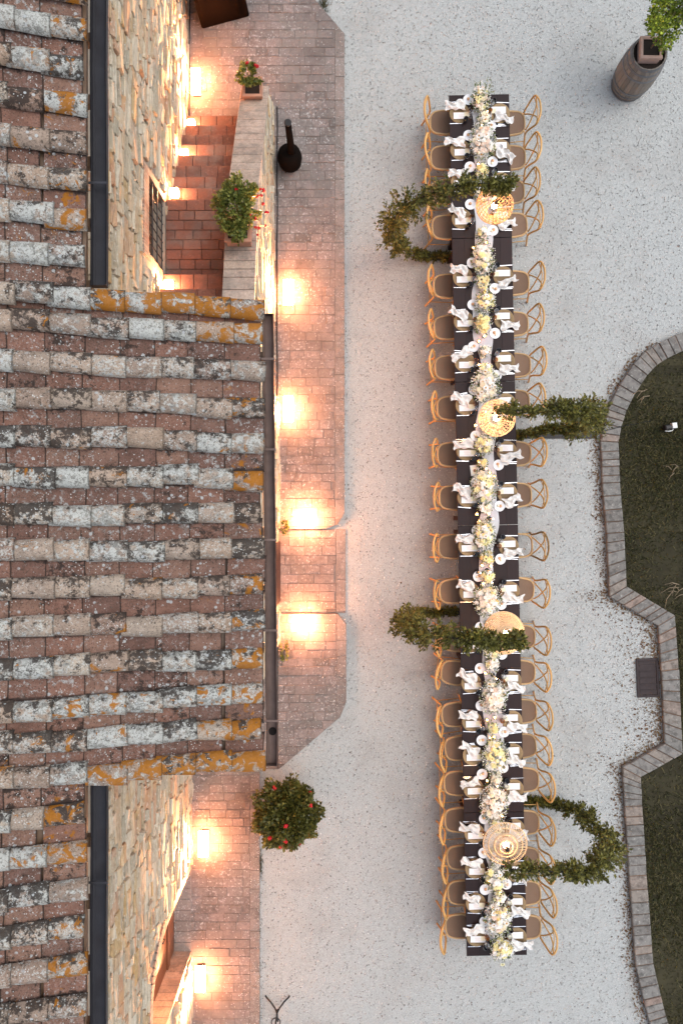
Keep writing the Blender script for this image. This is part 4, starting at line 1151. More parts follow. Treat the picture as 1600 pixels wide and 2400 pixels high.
# cables
def cable(label, pts, r=.010):
    c = thing('cable', label, 'cable', pts[0]); p0 = Vector(pts[0])
    link('wire', MB().tube([Vector(p) - p0 for p in pts], r, 5).mesh('wire', M['iron']), c); return c
cable('black cable running down beside the house wall to the first stair lantern', [(XW + .045 + .008 * math.sin(i), 9.4 - i * .24, .074) for i in range(11)])
cable('black cable along the outer foot of the stair parapet', [(PXB + .035 + .006 * math.sin(i * 1.3), 7.15 - i * .3, .072) for i in range(18)])
k0 = sat(1402, 1014, .0)
cable('thin black cable crossing the kerb from the arch foot into the lawn', [(k0.x - .12, k0.y - .02, .012), (k0.x - .02, k0.y, .02), (k0.x - .01, k0.y, KH + .015), (k0.x + .15, k0.y + .04, KH + .02), (k0.x + .33, k0.y + .09, KH + .015), (k0.x + .42, k0.y + .11, .07), (k0.x + .9, k0.y + .2, .07)], .007)
# cast iron drain cover
a, b = sat(1491, 1543, .02), sat(1543, 1634, .02)
t = thing('drain_cover', 'dark rusty cast iron drain cover sunk in the gravel beside the kerb', 'drain cover', ((a.x + b.x) / 2, (a.y + b.y) / 2, 0), R(2.5))
w, h = b.x - a.x, a.y - b.y
fr = MB()
for sx in (-1, 1): fr.box((sx * (w / 2 - .02), 0, .016), (.04, h, .024)); fr.box((0, sx * (h / 2 - .02), .0155), (w - .08, .04, .023))
link('frame', fr.mesh('frame', M['grate']), t)
link('plate', MB().box((0, 0, .010), (w - .09, h - .09, .016), bev=.003).mesh('plate', M['grate']), t)
for i in range(5): link('rib', MB().box((0, (i - 2) * h * .16, .020), (w * .7, .02, .008)).mesh('rib', M['grate']), t)
# garden spotlight on the lawn
p = at(1532, 982, .12)
t = thing('garden_spotlight', 'small garden spotlight with white visor stuck in the lawn', 'spotlight', (p.x, p.y, .055), R(8))
link('spike', MB().tube([(0, 0, 0), (0, 0, .08)], .012, 6).mesh('spike', M['iron']), t)
link('housing', MB().box((0, 0, .12), (.17, .09, .10), bev=.02).mesh('housing', M['iron']), t)
link('visor', MB().box((.08, .015, .135), (.085, .095, .09), bev=.01).mesh('visor', M['white']), t)
link('bracket', MB().tube([(-.07, -.055, .1), (-.03, -.07, .13), (.03, -.068, .13), (.07, -.05, .11)], .008, 5).mesh('bracket', M['white']), t)
# dry branches on the lawn
for i, (px, py) in enumerate(((1552, 1352), (1490, 905), (1548, 1075))):
    p = at(px, py, .07); t = thing('dry_branch', ('forked dry branch lying on the lawn right of the kerb corner', 'thin dry twig on the lawn near the curved kerb', 'thin dry twig on the lawn below the spotlight')[i], 'branch', (p.x, p.y, .06))
    m = MB()
    for q in range((9, 4, 4)[i]):
        L = rnd.uniform(.12, .38) * (1, .7, .7)[i]; a = rnd.uniform(2.2, 4.2); s0 = Vector((rnd.uniform(-.1, .15), rnd.uniform(-.1, .1), .03))
        m.tube([s0, s0 + Vector((math.cos(a) * L * .5, math.sin(a) * L * .5, .03)), s0 + Vector((math.cos(a + .3) * L, math.sin(a + .3) * L, .01))], [.006, .005, .002], 4)
    link('twig', m.mesh('twig', M['twig']), t)
# wrought iron tripod stand at the bottom edge
p = at(637, 2320, .12)
t = thing('iron_stand', 'wrought iron tripod stand on the gravel at the bottom edge', 'stand', (p.x, p.y, 0))
for i, (dx, dy) in enumerate(((-.2, .16), (.19, .16), (0, -.24))):
    link('leg', MB().tube([(dx * 1.1, dy * 1.15, .014), (dx, dy, .03), (dx * .6, dy * .8, .10), (dx * .2, dy * .25, .13), (0, 0, .2)], .014, 6).mesh('leg', M['iron']), t)
link('post', MB().tube([(0, 0, .10), (0, 0, 1.15)], .014, 8).mesh('post', M['iron']), t)
link('ring', MB().tube([(.075 * math.cos(a) , .075 * math.sin(a), .42) for a in np.linspace(0, 2 * math.pi, 17)], .010, 6, False).mesh('ring', M['iron']), t)
link('top_tray', MB().lathe([(.02, 1.13), (.16, 1.15), (.17, 1.17), (.15, 1.165), (.02, 1.15)], 18).mesh('top_tray', M['iron']), t)

# ================================================================== THE LONG TABLE
TA = Vector((2.29, 6.965)); TANG = .0207
TD = Vector((math.sin(TANG), -math.cos(TANG))); TRt = Vector((math.cos(TANG), math.sin(TANG)))
TZ = .76
def T(s, t, z=0.0):
    p = TA + TRt * s + TD * t; return Vector((p.x, p.y, z))
def t_of(py, z=.78): return (6.965 - (1200 - py) / 1664 * (H - z))
def st_of(px, py, z=.8):
    """photo spot (1600 px wide) to table coordinates (across, along)"""
    p = sat(px, py, z).to_2d() - TA; return p.dot(TRt), p.dot(TD)
TW, TLN = 1.0, 2.395
tab0 = None
TABN = ['dark wooden table at the topmost end of the long row', 'dark wooden table second from the top of the row', 'dark wooden table third from the top of the row',
        'dark wooden table third from the bottom of the row', 'dark wooden table second from the bottom of the row', 'dark wooden table at the bottom end of the long row']
for i in range(6):
    c = T(0, (i + .5) * TLN)
    if tab0 is None:
        tab0 = thing('banquet_table', TABN[0], 'table', c, TANG, 'dark tables set end to end')
        for k in range(5):
            link('board', MB().box((0, 0, 0), (.1992, TLN - .010, .035), bev=.0015).mesh('board', M['table']), tab0, ((k - 2) * .2, 0, TZ - .0175))
        ap = MB()
        for sx in (-1, 1): ap.box((sx * .44, 0, TZ - .08), (.025, TLN - .25, .085))
        for sy in (-1, 1): ap.box((0, sy * (TLN / 2 - .14), TZ - .081), (.85, .025, .083))
        link('apron', ap.mesh('apron', M['table']), tab0)
        for sx in (-1, 1):
            for sy in (-1, 1): link('leg', MB().box((sx * .42, sy * (TLN / 2 - .12), .361), (.07, .07, .722)).mesh('leg', M['table']), tab0)
    else:
        o = copy_tree(tab0); o.location = c; o['label'] = TABN[i]

# gauze runner
m = MB(); vv = []; ff = []; nu, nv = 9, 240
for i in range(nv + 1):
    t_ = .25 + (14.1 - .25) * i / nv
    ce = .03 * math.sin(t_ * 1.3) + .03 * math.sin(t_ * 2.9 + 1) + .0
    hw = .125 + .03 * math.sin(t_ * 3.7) + .02 * math.sin(t_ * 8.1)
    for j in range(nu + 1):
        f = j / nu * 2 - 1; q = T(ce + hw * f, t_, TZ + .006 + .010 * abs(math.sin(f * 7 + t_ * 3.1)) + .006 * math.sin(t_ * 11 + f * 4) ** 2); vv.append(q)
for i in range(nv):
    for j in range(nu): a = i * (nu + 1) + j; ff.append((a, a + nu + 1, a + nu + 2, a + 1))
p0 = T(0, .25, TZ); me = MB().add([v - p0 for v in vv], ff).mesh('table_runner', M['gauze'], True)
tag(link('table_runner', me, None, p0), 'crumpled pale gauze runner down the middle of the long table', 'table runner')

# ---- chairs
def arcpts(pts, n=5):
    """smooth curve through points (Catmull-Rom)"""
    P = [Vector(p) for p in pts]; P = [P[0] * 2 - P[1]] + P + [P[-1] * 2 - P[-2]]; out = []
    for i in range(1, len(P) - 2):
        for k in range(n):
            t_ = k / n; a, b, c, d = P[i - 1], P[i], P[i + 1], P[i + 2]
            out.append(.5 * ((2 * b) + (c - a) * t_ + (2 * a - 5 * b + 4 * c - d) * t_ ** 2 + (3 * b - a - 3 * c + d) * t_ ** 3))
    out.append(P[-2]); return out
def seat_outline(sc_=1.0, n=28):
    out = []
    for k in range(n):
        a = 2 * math.pi * k / n; ca, sa = math.cos(a), math.sin(a); e = .52
        x = .21 * math.copysign(abs(ca) ** e, ca); y = .215 * math.copysign(abs(sa) ** e, sa)
        y *= 1.0 + .10 * (x / .21) 
        if x < 0: x *= 1.0 - .10 * (y / .215) ** 2
        out.append((x * sc_, y * sc_))
    return out
def make_chair():
    t = thing('crossback_chair', 'x', 'chair')
    o = seat_outline(); n = len(o)
    inn = seat_outline(.86)
    m = MB(); m.add([(x, y, .462) for x, y in inn] + [(x, y, .445) for x, y in inn], [tuple(range(n)), tuple(reversed(range(n, 2 * n)))])
    link('seat', m.mesh('seat', M['cane']), t)
    vv = []; ff = []
    out_ = o; 
    for k in range(n):
        x, y = o[k]; xi, yi = inn[k]; xm, ym = seat_outline(.93)[k]
        vv += [(x, y, .455), (x * .985, y * .985, .470), (xm, ym, .474), (xi, yi, .466), (xi, yi, .436), (x, y, .436)]
    for k in range(n):
        k2 = (k + 1) % n
        for q in range(6): q2 = (q + 1) % 6; ff.append((k * 6 + q, k2 * 6 + q, k2 * 6 + q2, k * 6 + q2))
    link('seat_rim', MB().add(vv, ff).mesh('seat_rim', M['rim'], True), t)
    for s_ in (-1, 1):
        link('leg', MB().tube([(.165, s_ * .185, .44), (.175, s_ * .20, .22), (.185, s_ * .215, .001)], [.017, .016, .013], 7).mesh('leg', M['honey'], True), t)
    hoop = arcpts([(-.285, .205, .001), (-.235, .19, .24), (-.20, .185, .45), (-.225, .205, .62), (-.265, .235, .78), (-.295, .215, .86), (-.335, .11, .895), (-.345, 0, .90),
                   (-.335, -.11, .895), (-.295, -.215, .86), (-.265, -.235, .78), (-.225, -.205, .62), (-.20, -.185, .45), (-.235, -.19, .24), (-.285, -.205, .001)], 4)
    link('back_frame', MB().tube(hoop, .0165, 7).mesh('back_frame', M['honey'], True), t)
    for s_ in (-1, 1):
        c = arcpts([(-.30, s_ * .20, .85), (-.315, s_ * .09, .76), (-.285 - .006 * s_, 0, .665), (-.24, -s_ * .08, .56), (-.20, -s_ * .135, .465)], 4)
        link('cross_slat', MB().tube(c, .012, 6, True).mesh('cross_slat', M['honey'], True), t)
    link('back_rail', MB().tube(arcpts([(-.275, .225, .80), (-.318, .10, .79), (-.328, 0, .788), (-.318, -.10, .79), (-.275, -.225, .80)], 3), .008, 6).mesh('back_rail', M['honey'], True), t)
    for s_ in (-1, 1): link('stretcher', MB().tube([(.178, s_ * .205, .20), (-.245, s_ * .192, .20)], .008, 6).mesh('stretcher', M['honey'], True), t)
    for x in (.1775, -.24): link('stretcher', MB().tube([(x, -.195, .25), (x, .195, .25)], .008, 6).mesh('stretcher', M['honey'], True), t)
    return t
LCH = [285, 368, 448, 531, 669, 766, 860, 955, 1064, 1165, 1280, 1385, 1497, 1575, 1674, 1753, 1835, 1921, 2009, 2091, 2170]
RCH = [290, 371, 451, 529, 665, 761, 858, 944, 1065, 1162, 1281, 1385, 1495, 1578, 1669, 1750, 1830, 1930, 2016, 2095, 2175]
chair0 = make_chair(); used = False
pale_seat = chair0.children[0].data.copy(); pale_seat.materials.clear(); pale_seat.materials.append(M['cane_pale'])
for side, ys_ in ((-1, LCH), (1, RCH)):
    for i, py in enumerate(ys_):
        t_ = t_of(py, .46); c = T(side * (.58 if side < 0 else .625) + rnd.gauss(0, .016), t_, 0)
        o = chair0 if not used else copy_tree(chair0); used = True
        o.location = c; o.rotation_euler = (0, 0, TANG + (0 if side < 0 else math.pi) + rnd.gauss(0, .045))
        if side < 0 and py == 1575: o.rotation_euler[2] -= .16
        lab = 'honey bentwood crossback chair, ' + place(i, 21) + (' on the house side' if side < 0 else ' on the garden side')
        if side > 0 and py == 1281:
            lab = 'crossback chair with a paler straw seat, ' + place(i, 21) + ' on the garden side'
            [ch for ch in o.children if ch.name.startswith('seat') and 'rim' not in ch.name][0].data = pale_seat
        o['label'] = lab; o['group'] = 'crossback chairs along the long table'

# ---- place settings
def make_napkin(seed):
    r = random.Random(seed); nx, ny = 16, 12; vv = []; ff = []
    ph = [r.uniform(0, 6) for _ in range(6)]; k1, k2 = r.uniform(18, 30), r.uniform(12, 22)
    for j in range(ny + 1):
        for i in range(nx + 1):
            u, v = i / nx * 2 - 1, j / ny * 2 - 1
            pinch = .45 + .55 * abs(u + .25) ** .8 if u > -.9 else 1
            wv = .085 * min(1.0, pinch) * (1 - .35 * max(0, -u - .6))
            x = u * .155 + .012 * math.sin(v * 4 + ph[0]); y = v * wv + .015 * math.sin(u * 5 + ph[1])
            z = .018 + .016 * math.sin(v * 5.5 + u * 2.2 + ph[2]) + .012 * math.sin(u * 9 + v * 3 + ph[3]) + .014 * (1 - abs(u)) + r.gauss(0, .0025)
            vv.append((x, y, max(z, .003)))
    for j in range(ny):
        for i in range(nx): a = j * (nx + 1) + i; ff.append((a, a + 1, a + nx + 2, a + nx + 1))
    b = len(vv)
    return MB().add(vv, ff).mesh('napkin', M['linen'], False)
NAP = [make_napkin(i) for i in range(9)]
def fork_mesh():
    m = MB(); m.box((-.035, 0, .003), (.125, .010, .004)); m.box((.043, 0, .004), (.035, .020, .003))
    for k in range(4): m.box((.083, (k - 1.5) * .0065, .005), (.045, .0042, .003))
    return m.mesh('fork', M['steel'])
def knife_mesh():
    m = MB(); m.box((-.055, 0, .004), (.10, .011, .006))
    m.add([(-.005, -.006, .003), (.09, -.006, .003), (.115, .002, .003), (.10, .009, .003), (-.005, .009, .003), (-.005, -.006, .006), (.09, -.006, .005), (.115, .002, .004), (.10, .009, .005), (-.005, .009, .006)],
          [(4, 3, 2, 1, 0), (5, 6, 7, 8, 9), (0, 1, 6, 5), (1, 2, 7, 6), (2, 3, 8, 7), (3, 4, 9, 8), (4, 0, 5, 9)])
    return m.mesh('knife', M['steel'])
FORK, KNIFE = fork_mesh(), knife_mesh()
MENU = MB().box((0, 0, .0012), (.245, .105, .0016)).mesh('menu_card', M['paper'])
MENUP = MB()
for k in range(5): MENUP.box((-.01 + .008 * (k % 2), (k - 2) * .014, .0024), (.10 - .02 * (k % 3), .0035, .0006))
MENUP = MENUP.mesh('printed_lines', M['print'])
NAME = MB().box((0, 0, .0012), (.085, .075, .0018)).mesh('name_card', M['cream'])
CH_R = MB().lathe([(.115, .004), (.165, .006), (.168, .011), (.160, .015), (.135, .013), (.117, .010)], 30, cap0=False, cap1=False).mesh('coiled_rim', M['matrim'])
CH_C = MB().lathe([(.118, .002), (.118, .009)], 30).mesh('woven_centre', M['mat_'])
PL_B = MB().lathe([(.03, .002), (.055, .004), (.088, .016), (.090, .018), (.085, .018), (.055, .008), (.02, .007)], 26).mesh('plate', M['china'], True)
BIS = [MB().ball((0, 0, 0), .026, 8, 4, .55).mesh('biscuit', M['biscuit'], True), MB().ball((0, 0, 0), .021, 8, 4, .7).mesh('biscuit', M['p_cream'], True)]
def glass_mesh(mat, r, h, stem):
    m = MB()
    if stem: m.lathe([(r * .85, .002), (r * .8, .005), (.006, .009), (.006, h * .45), (r * .7, h * .55), (r, h * .75), (r * .85, h), (r * .80, h), (r * .94, h * .75), (r * .6, h * .57), (.004, h * .47)], 16, cap0=True, cap1=True)
    else: m.lathe([(r * .85, .001), (r, h), (r * .93, h), (r * .78, .01)], 16, cap1=True)
    return m.mesh('glass', mat, True)
GL_W = glass_mesh(M['glass'], .042, .17, True); GL_T = glass_mesh(M['smoke'], .042, .10, False); GL_A = glass_mesh(M['amber'], .040, .09, False)
LPL = [270, 356, 430, 518, 655, 758, 854, 955, 1062, 1171, 1285, 1393, 1512, 1607, 1697, 1776, 1854, 1959, 2042, 2123, 2201]
RPL = [259, 343, 421, 504, 641, 742, 841, 939, 1051, 1151, 1275, 1380, 1496, 1590, 1683, 1760, 1844, 1937, 2038, 2114, 2192]
plates_at = []
for side, ys_ in ((-1, LPL), (1, RPL)):
    for i, py in enumerate(ys_):
        tm = t_of(py, .775)
        where = place(i, 21) + (' on the house side' if side < 0 else ' on the garden side')
        def put(name, me, ds, dt, z, label, cat, group, rz=0.0, parts=()):
            """ds towards the table middle, dt down the photo"""
            p = T(side * (.5 - ds), tm + dt, z)
            if me is not None and not parts: o = tag(link(name, me, None, p, (0, 0, TANG + rz)), label, cat, group)
            else:
                o = thing(name, label, cat, p, TANG + rz, group)
                for nm, mm, loc in parts: link(nm, mm, o, loc)
            return o
        rj = lambda s_=.008: rnd.gauss(0, s_)
        q = -1 if side < 0 else 1                 # napkin and forks lie towards the diner's left
        cdt = -.045 if side < 0 else .05           # centre of the mat relative to the card
        put('placemat', None, .165, cdt, TZ + .001, 'round woven seagrass placemat, ' + where, 'placemat', 'woven placemats', rj(.3), (('coiled_rim', CH_R, (0, 0, 0)), ('woven_centre', CH_C, (0, 0, 0))))
        put('menu_card', None, .185 + rj(), 0 + rj(.004), TZ + .019, 'white menu card on the woven placemat, ' + where, 'menu', 'menu cards', rj(.015), (('card', MENU, (0, 0, 0)), ('printed_lines', MENUP, (0, 0, 0))))
        put('name_card', NAME, .275 + rj(.006), (-.018 if side < 0 else .018), TZ + .0225, 'small cream name card at the menu end, ' + where, 'name card', 'name cards', rj(.04))
        nap = put('napkin', NAP[rnd.randrange(9)], .10 + rj(.015), (-.155 if side < 0 else .155) + rj(.01), TZ + .022, 'crumpled ivory linen napkin, ' + where, 'napkin', 'linen napkins',
                  (0.0 if side < 0 else math.pi) + rj(.24) + (-.12 if side < 0 else -.15))
        nap.scale = (1 + rj(.08), 1.1 + rj(.1), 1 + abs(rj(.1)))
        # bread plate with two small biscuits
        pdt = (-.285 if side < 0 else .265) + rj(.012)
        ps = .315 + rj(.008)
        pp = put('bread_plate', None, ps, pdt, TZ + .008, 'small white plate with biscuits, ' + where, 'plate', 'white bread plates', rj(1.0),
                 (('plate', PL_B, (0, 0, 0)), ('biscuit', BIS[0], (.014, .012, .02)), ('biscuit', BIS[1], (-.02, -.012, .022))) if rnd.random() < .75 else (('plate', PL_B, (0, 0, 0)), ('biscuit', BIS[0], (.0, .012, .02))))
        plates_at.append((side * (.5 - ps), tm + pdt))
        fdt = -.235 if side < 0 else .235
        fr_ = 0 if side < 0 else math.pi
        for k in (0, 1):
            put('fork', FORK, .095 + .012 * k + rj(.006), fdt + .024 * k, TZ + .001, ('outer' if k == 0 else 'inner') + ' steel fork by the napkin, ' + where, 'fork', 'steel forks', fr_ + rj(.05))
        put('knife', KNIFE, .115 + rj(.01), .125 if side < 0 else -.13, TZ + .001, 'steel knife beside the placemat, ' + where, 'knife', 'steel knives', fr_ + rj(.05))
        put('wine_glass', GL_W, .325 + rj(.01), .03 if side < 0 else -.055, TZ + .005, 'clear stemmed wine glass, ' + where, 'glass', 'clear wine glasses')
        put('tumbler', GL_T, .27 + rj(.012), (.095 if side < 0 else -.115), TZ + .001, 'dark smoky tumbler, ' + where, 'glass', 'smoky tumblers')
        put('amber_tumbler', GL_A, .335 + rj(.01), (-.055 if side < 0 else .035), TZ + .005, 'amber glass tumbler, ' + where, 'glass', 'amber tumblers')

# small framed photo
s_, t_ = st_of(1112, 1102)
t = thing('photo_frame', 'small white framed photo lying near the middle of the table', 'photo frame', T(s_, t_, TZ + .001), TANG + R(6))
fr = MB()
for sx in (-1, 1): fr.box((sx * .054, 0, .008), (.026, .175, .014)); fr.box((0, sx * .072, .0078), (.082, .031, .0135))
link('frame', fr.mesh('frame', M['white']), t); link('print', MB().box((0, 0, .004), (.083, .115, .004)).mesh('print', M['p_cream']), t)
link('printed_figure', MB().ball((.004, -.005, .007), .026, 10, 4, .08).mesh('printed_figure', M['skin']), t)

# ---- flowers
def rose_mesh(mat, r, seed):
    rr = random.Random(seed); vv = []; ff = []
    for ring, (rad, tilt, n, z0) in enumerate(((1.0, .35, 6, 0), (.72, .75, 5, .12), (.42, 1.1, 4, .2))):
        for k in range(n):
            a = 2 * math.pi * (k + .5 * ring) / n + rr.uniform(-.15, .15); w = math.pi / n * 1.25
            base = len(vv); ct, stt = math.cos(tilt), math.sin(tilt)
            for da, rr_, dz in ((-w * .5, .2, 0), (w * .5, .2, 0), (w, .75, stt * .6), (0, 1.0, stt * .8 + .05), (-w, .75, stt * .6)):
                R_ = rad * r * rr_; vv.append((R_ * math.cos(a + da), R_ * math.sin(a + da), r * (z0 + dz * rad * .7)))
            ff.append(tuple(base + q for q in range(5)))
    me = MB().add(vv, ff); me.ball((0, 0, r * .38), r * .26, 6, 4); return me.mesh('rose', mat)
def daisy_mesh(mat, eye, r, seed):
    rr = random.Random(seed); vv = []; ff = []
    for k in range(11):
        a = 2 * math.pi * k / 11; w = .26; b = len(vv); dz = rr.uniform(-.1, .12) * r
        for da, q, z in ((-.1, .15, 0), (-w, .7, .12 * r + dz), (0, 1.0, .05 * r + dz), (w, .7, .12 * r + dz), (.1, .15, 0)): vv.append((r * q * math.cos(a + da), r * q * math.sin(a + da), z))
        ff.append(tuple(range(b, b + 5)))
    me = MB().add(vv, ff).mesh('daisy', mat); me.materials.append(eye)
    b2 = MB().ball((0, 0, .06 * r), r * .28, 8, 4, .5)
    nb = len(me.vertices)
    m = MB().add([v.co for v in me.vertices], [tuple(p.vertices) for p in me.polygons]); n0 = len(m.f); m.add(b2.v, b2.f)
    out = m.mesh('daisy', mat); out.materials.append(eye)
    for p in out.polygons:
        if p.index >= n0: p.material_index = 1
    return out
def puff_mesh(mat, r, seed):
    rr = random.Random(seed); m = MB()
    m.ball((0, 0, 0), r * .8, 8, 5, .8)
    for i in range(12):
        d = rdir(rr); d.z = abs(d.z) * .8; m.ball(d * r * .72, r * .34, 5, 3)
    return m.mesh('ranunculus', mat, True)
BL = {}
for k_, mm in (('w', 'p_white'), ('c', 'p_cream'), ('y', 'p_yellow'), ('p', 'p_peach'), ('l', 'p_lemon')):
    BL[k_] = [('rose', rose_mesh(M[mm], .05, 1)), ('rose', rose_mesh(M[mm], .042, 2)), ('ranunculus', puff_mesh(M[mm], .036, 3)), ('daisy', daisy_mesh(M[mm], M['p_eye'] if k_ != 'l' else M['p_dark'], .042, 4)), ('ranunculus', puff_mesh(M[mm], .027, 6))]
VASE = MB().lathe([(.045, 0), (.05, .02), (.035, .07), (.045, .10), (.04, .10), (.03, .07), (.04, .02)], 14).mesh('vase', M['white'], True)
ARR = [  # photo spot (1600 wide), radius across, radius along, palette, blossoms, look
    (1128, 228, .10, .17, 'wcwlp', 20, 'airy white and cream flowers with green sprigs'), (1131, 327, .14, .22, 'wwcpwp', 32, 'white and peach flowers'),
    (1129, 398, .07, .10, 'lly', 9, 'lemon yellow flowers'), (1133, 604, .12, .21, 'wwcpl', 30, 'white and pale peach flowers'),
    (1133, 659, .075, .09, 'lyl', 9, 'soft yellow flowers'), (1137, 706, .11, .13, 'llwy', 15, 'yellow and white flowers'), (1132, 757, .09, .13, 'ylly', 15, 'deep yellow flowers'),
    (1138, 903, .16, .21, 'ccwpcw', 36, 'dense cream flowers with a peach rose'), (1154, 1002, .12, .12, 'cyp', 14, 'cream flowers'), (1135, 1043, .10, .11, 'lwl', 15, 'yellow green flowers'),
    (1131, 1085, .05, .05, 'yy', 5, 'few golden flowers'), (1134, 1140, .14, .21, 'lwcpwl', 34, 'cream flowers with two peach roses'), (1137, 1252, .11, .19, 'lwlwy', 30, 'pale yellow and white flowers'),
    (1142, 1306, .07, .08, 'yly', 9, 'golden flowers'), (1142, 1407, .15, .19, 'wwpcwy', 32, 'white flowers with peach roses'), (1155, 1520, .11, .14, 'wlwc', 22, 'white flowers'),
    (1154, 1560, .07, .09, 'wlw', 10, 'small white flowers'), (1157, 1634, .15, .21, 'wcpcwp', 36, 'cream flowers with large peach roses'), (1156, 1707, .055, .065, 'lly', 7, 'small yellow flowers'),
    (1160, 1775, .14, .21, 'lwylw', 32, 'yellow and white flowers'), (1157, 1883, .15, .23, 'pwcpww', 36, 'white flowers with pink peach roses'),
    (1162, 2060, .13, .16, 'wwl', 18, 'white daisies'), (1167, 2156, .14, .22, 'cpwyw', 34, 'mixed white and peach flowers'), (1134, 275, .06, .07, 'wc', 7, 'few white buds'), (1130, 455, .07, .08, 'wlc', 8, 'cream buds under the arch'), (1133, 545, .06, .07, 'wl', 7, 'few white buds'),
    (1138, 822, .06, .06, 'wc', 6, 'few cream buds'), (1138, 865, .08, .07, 'wcl', 8, 'cream buds'), (1138, 1188, .08, .07, 'wwc', 8, 'white buds'), (1143, 1352, .07, .06, 'wl', 7, 'few white buds'),
    (1156, 1465, .09, .08, 'wcl', 9, 'white buds under the woven dome'), (1162, 1826, .07, .06, 'wc', 7, 'few white buds'), (1165, 1940, .08, .07, 'wlc', 8, 'cream buds under the straw lamp'), (1165, 2010, .09, .10, 'wwl', 11, 'white and lemon buds'), (1170, 2105, .07, .07, 'wl', 8, 'few white buds'),
    (1176, 2226, .13, .14, 'lylw', 20, 'yellow flowers trailing over the table end')]
ARR = sorted(ARR[:-1], key=lambda a: a[1]) + [ARR[-1]]
# tiny white filler blossoms are one joined part per arrangement
for i, (px, py, rs_, rt_, pal, nb, look) in enumerate(ARR):
    zc = .90
    s_, t_ = st_of(px, py, zc)
    base = T(s_, min(t_, 14.2), TZ + .006)
    a = thing('flower_arrangement', 'low table arrangement of ' + look + ', ' + place(i, len(ARR)), 'flowers', base, TANG, 'flower arrangements along the table')
    if i < len(ARR) - 1: link('vase', VASE, a)
    else: link('vase', VASE, a, (-.03, .05, 0))
    rs_ *= 1.15; rt_ *= 1.1; rr = random.Random(100 + i); got = []
    off = min(0, 14.2 - t_)
    nb = int(nb * 1.25)
    for b in range(nb):
        for _ in range(12):
            u, v = rr.uniform(-1, 1), rr.uniform(-1, 1)
            if u * u + v * v < 1 and all((u - x) ** 2 * rs_ ** 2 + (v - y) ** 2 * rt_ ** 2 > .040 ** 2 for x, y in got): break
        got.append((u, v)); h = .065 + .11 * max(0, 1 - (u * u + v * v)) + rr.uniform(-.015, .03)
        nm, me = rr.choice(BL[rr.choice(pal)])
        o = link(nm, me, a, (u * rs_, v * rt_ + off, h), (-v * .5 + rr.uniform(-.3, .3), u * .6 + rr.uniform(-.3, .3), rr.uniform(0, 6.28)))
        sc_ = rr.uniform(.9, 1.4); o.scale = (sc_, sc_, sc_)
    pts = []
    for _ in range(int(nb * 9)):
        an = rr.uniform(0, 6.283); q = rr.random() ** .6 * 1.3; p = Vector((math.cos(an) * rs_ * q, math.sin(an) * rt_ * q + off, rr.uniform(.03, .12)))
        pts.append((p, Vector((math.cos(an), math.sin(an), .5)), rr.uniform(.025, .06)))
    link('greenery', leaf_mesh('greenery', pts, M['sprig'], 200 + i, .1, .45), a)['kind'] = 'stuff'
    m = MB()
    for _ in range(int(nb * 9)):
        an = rr.uniform(0, 6.283); q = rr.random() ** .5 * 1.4; c = Vector((math.cos(an) * rs_ * q, math.sin(an) * rt_ * q + off, rr.uniform(.07, .19))); r_ = rr.uniform(.005, .010)
        m.add([c + Vector(d) * r_ for d in ((1, 0, 0), (0, 1, 0), (-1, 0, 0), (0, -1, 0), (0, 0, .8))], [(0, 1, 4), (1, 2, 4), (2, 3, 4), (3, 0, 4)])
    link('filler_blossoms', m.mesh('filler_blossoms', M['p_white']), a)['kind'] = 'stuff'
    if i == len(ARR) - 1:
        o = link('daisy', daisy_mesh(M['p_lemon'], M['p_dark'], .045, 9), a, (.03, -.33, .0), (.5, 0, 0)); link('stem', MB().tube([(0, -.05, .06), (.02, -.2, .06), (.03, -.32, .0)], .003, 4).mesh('stem', M['sprig']), a)
    if i == 0:
        m = MB(); pts = []
        for q in range(7):
            e = Vector((rr.uniform(-.12, .16), rr.uniform(.0, .28), rr.uniform(.16, .3))); m.tube([(0, 0, .06), e * .6 + Vector((0, 0, .05)), e], .002, 4)
            for _ in range(14): pts.append((e + rdir(rr) * .03, rdir(rr), .03))
        link('sprig_stems', m.mesh('sprig_stems', M['sprig']), a); link('sprig_leaves', leaf_mesh('sprig_leaves', pts, M['sprig'], 7), a)['kind'] = 'stuff'

# ---- candles
CUP = MB().lathe([(.026, .0), (.030, .055), (.027, .055), (.024, .004)], 12).mesh('cup', M['amber'], True)
WAX = MB().lathe([(.022, .004), (.022, .028)], 12).mesh('wax', M['wax'])
FLM = MB().ball((0, 0, 0), .0075, 6, 5, 2.0).mesh('flame', M['flame'], True)
HOLD = MB().lathe([(.038, 0), (.038, .008), (.010, .014), (.010, .05), (.016, .055), (.016, .075), (.011, .075)], 12).mesh('holder', M['iron'], True)
TAPER = MB().lathe([(.011, .06), (.009, .28)], 8).mesh('taper', M['wax'], True)
VOT = [(1120, 384), (1139, 567), (1109, 580), (1135, 683), (1135, 787), (1122, 799), (1122, 855), (1141, 855), (1114, 997), (1122, 1083), (1147, 1109), (1157, 1116), (1117, 1205), (1145, 1204),
       (1123, 1222), (1129, 1325), (1150, 1327), (1132, 1368), (1137, 1578), (1159, 1682), (1141, 1688), (1157, 1728), (1141, 1830), (1176, 1913), (1172, 2091), (1144, 2065)]
TAP = [(1139, 268), (1126, 300), (1138, 828), (1136, 1099), (1128, 1193), (1152, 1216), (1123, 1342), (1146, 1339), (1150, 1364), (1160, 1588), (1145, 1725), (1162, 1838), (1167, 1851), (1165, 2111), (1181, 2135), (1135, 968)]
VOT.sort(key=lambda p: p[1]); TAP.sort(key=lambda p: p[1])
